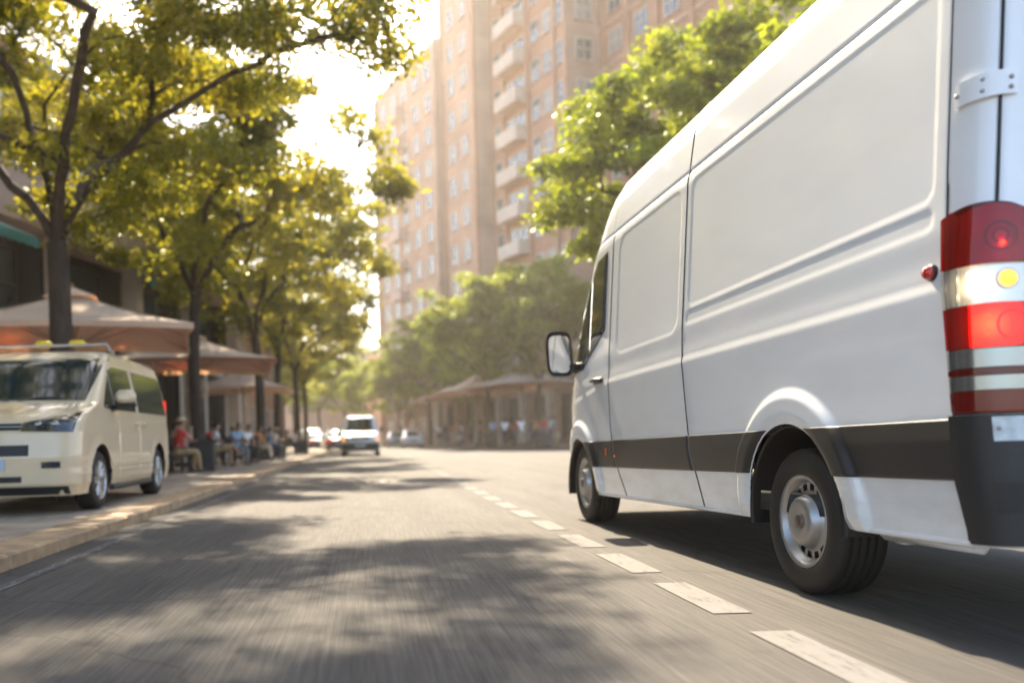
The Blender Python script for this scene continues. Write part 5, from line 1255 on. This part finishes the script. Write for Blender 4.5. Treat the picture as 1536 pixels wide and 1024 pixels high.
# people on the far right pavement
GW = 'people in front of the shops'
walk = [(6.6, 82, 20, .14, 'white', 'black', True, 'person in a white shirt and black shorts walking at the left end of the crowd', None),
        (7.15, 80.5, 200, .05, 'navy', 'jeans', False, 'person in navy just right of the one in the white shirt and black shorts', None),
        (7.4, 78, 170, .1, 'orange', 'beige', False, 'person in an orange top and beige trousers in the left half of the crowd', None),
        (7.9, 75.5, 60, .16, 'white', 'grey', False, 'person in a white top with a white bag walking left of the tree trunks', 'white'),
        (8.5, 74, 190, .05, 'navy', 'black', False, 'person in dark navy clothes just left of the two tree trunks', None),
        (8.8, 63.4, 10, .05, 'blue', 'black', False, 'person in a pale blue shirt and black trousers below the left tree trunk', None),
        (9.5, 62.3, 350, .12, 'white', 'navy', False, 'person in a white shirt and navy trousers beside the one in pale blue', None),
        (10.1, 59.2, 20, .1, 'white', 'beige', False, 'person in white shirt and beige trousers near the right tree trunk', None),
        (11.1, 60.8, 100, .12, 'black', 'jeans', False, 'person in a black top right of the two tree trunks', None),
        (11.7, 60.0, 200, .08, 'red', 'grey', True, 'person in a red top and grey shorts close to the van mirror', None),
        (12.3, 59.2, 250, .1, 'grey', 'khaki', False, 'person in a grey top and khaki trousers nearest the van mirror', 'beige'),
        (10.4, 66.5, 30, .1, 'red', 'black', False, 'person in a red top under the wide pale parasol', None),
        (12.0, 64.5, 120, .05, 'navy', 'beige', False, 'person in navy top and beige trousers under the wide pale parasol', None)]
for k, (x, y, a, st_, top, lg, shs, lb_, bag) in enumerate(walk):
    p_ = make_person(stand(st_), top, lg, k % 2, (k//2) % 2, shorts=shs, bag=bag); p_.location = (x*.88, y*.88, .12); p_.rotation_euler = (0, 0, R(a)); tag(p_, lb_, 'person', GW)
more = [(8.0, 58.0, 30, 'black', 'grey', 'person in a black top and grey trousers between the two tree trunks'), (9.35, 56.5, 140, 'red', 'jeans', 'person in a red top and jeans just right of the right tree trunk'),
        (10.2, 55.0, 200, 'orange', 'black', 'person in an orange top and black trousers near the van, behind the crowd'), (6.9, 66.5, 10, 'khaki', 'navy', 'person in a khaki top under the sunlit parasol'),
        (6.4, 71.0, 100, 'red', 'navy', 'person in a red top and navy trousers far left in the crowd'), (6.55, 76, 0, 'black', 'jeans', 'person in black and jeans farthest away on the right pavement'),
        (7.6, 60.5, 270, 'beige', 'olive', 'person in a beige top and olive trousers left of the left tree trunk'), (10.9, 53.6, 80, 'white', 'jeans', 'person in a white top and jeans at the corner beside the van')]
for k, (x, y, a, top, lg, lb_) in enumerate(more):
    p_ = make_person(stand(.03+.03*(k % 4)), top, lg, k % 2, (k//2) % 2); p_.location = (x, y, .12); p_.rotation_euler = (0, 0, R(a)); tag(p_, lb_, 'person', GW)
place(pl0, 8.05, 59.0, 0, 'black planter in front of the far shops, left of the tree trunks', 'planter', 'planters along the cafe', (1.3, 1.3, 1.1), .12)
place(pl0, 9.95, 51.3, 0, 'black planter at the corner of the far right pavement, close to the van', 'planter', 'planters along the cafe', (1.3, 1.3, 1.1), .12)
# =================================================================== haze
hm = bpy.data.materials.new('haze'); hm.use_nodes = True; nt = hm.node_tree; nt.nodes.clear()
o = ND(nt, 'ShaderNodeOutputMaterial'); v = ND(nt, 'ShaderNodeVolumePrincipled'); v.inputs['Color'].default_value = (1, .93, .82, 1); v.inputs['Density'].default_value = .0008; v.inputs['Anisotropy'].default_value = .6
nt.links.new(v.outputs[0], o.inputs['Volume'])
b = MB(); b.box((0, 145, 29), (700, 590, 62)); hz = b.build('haze', hm, None, False); hz['kind'] = 'stuff'; hz.display_type = 'WIRE'
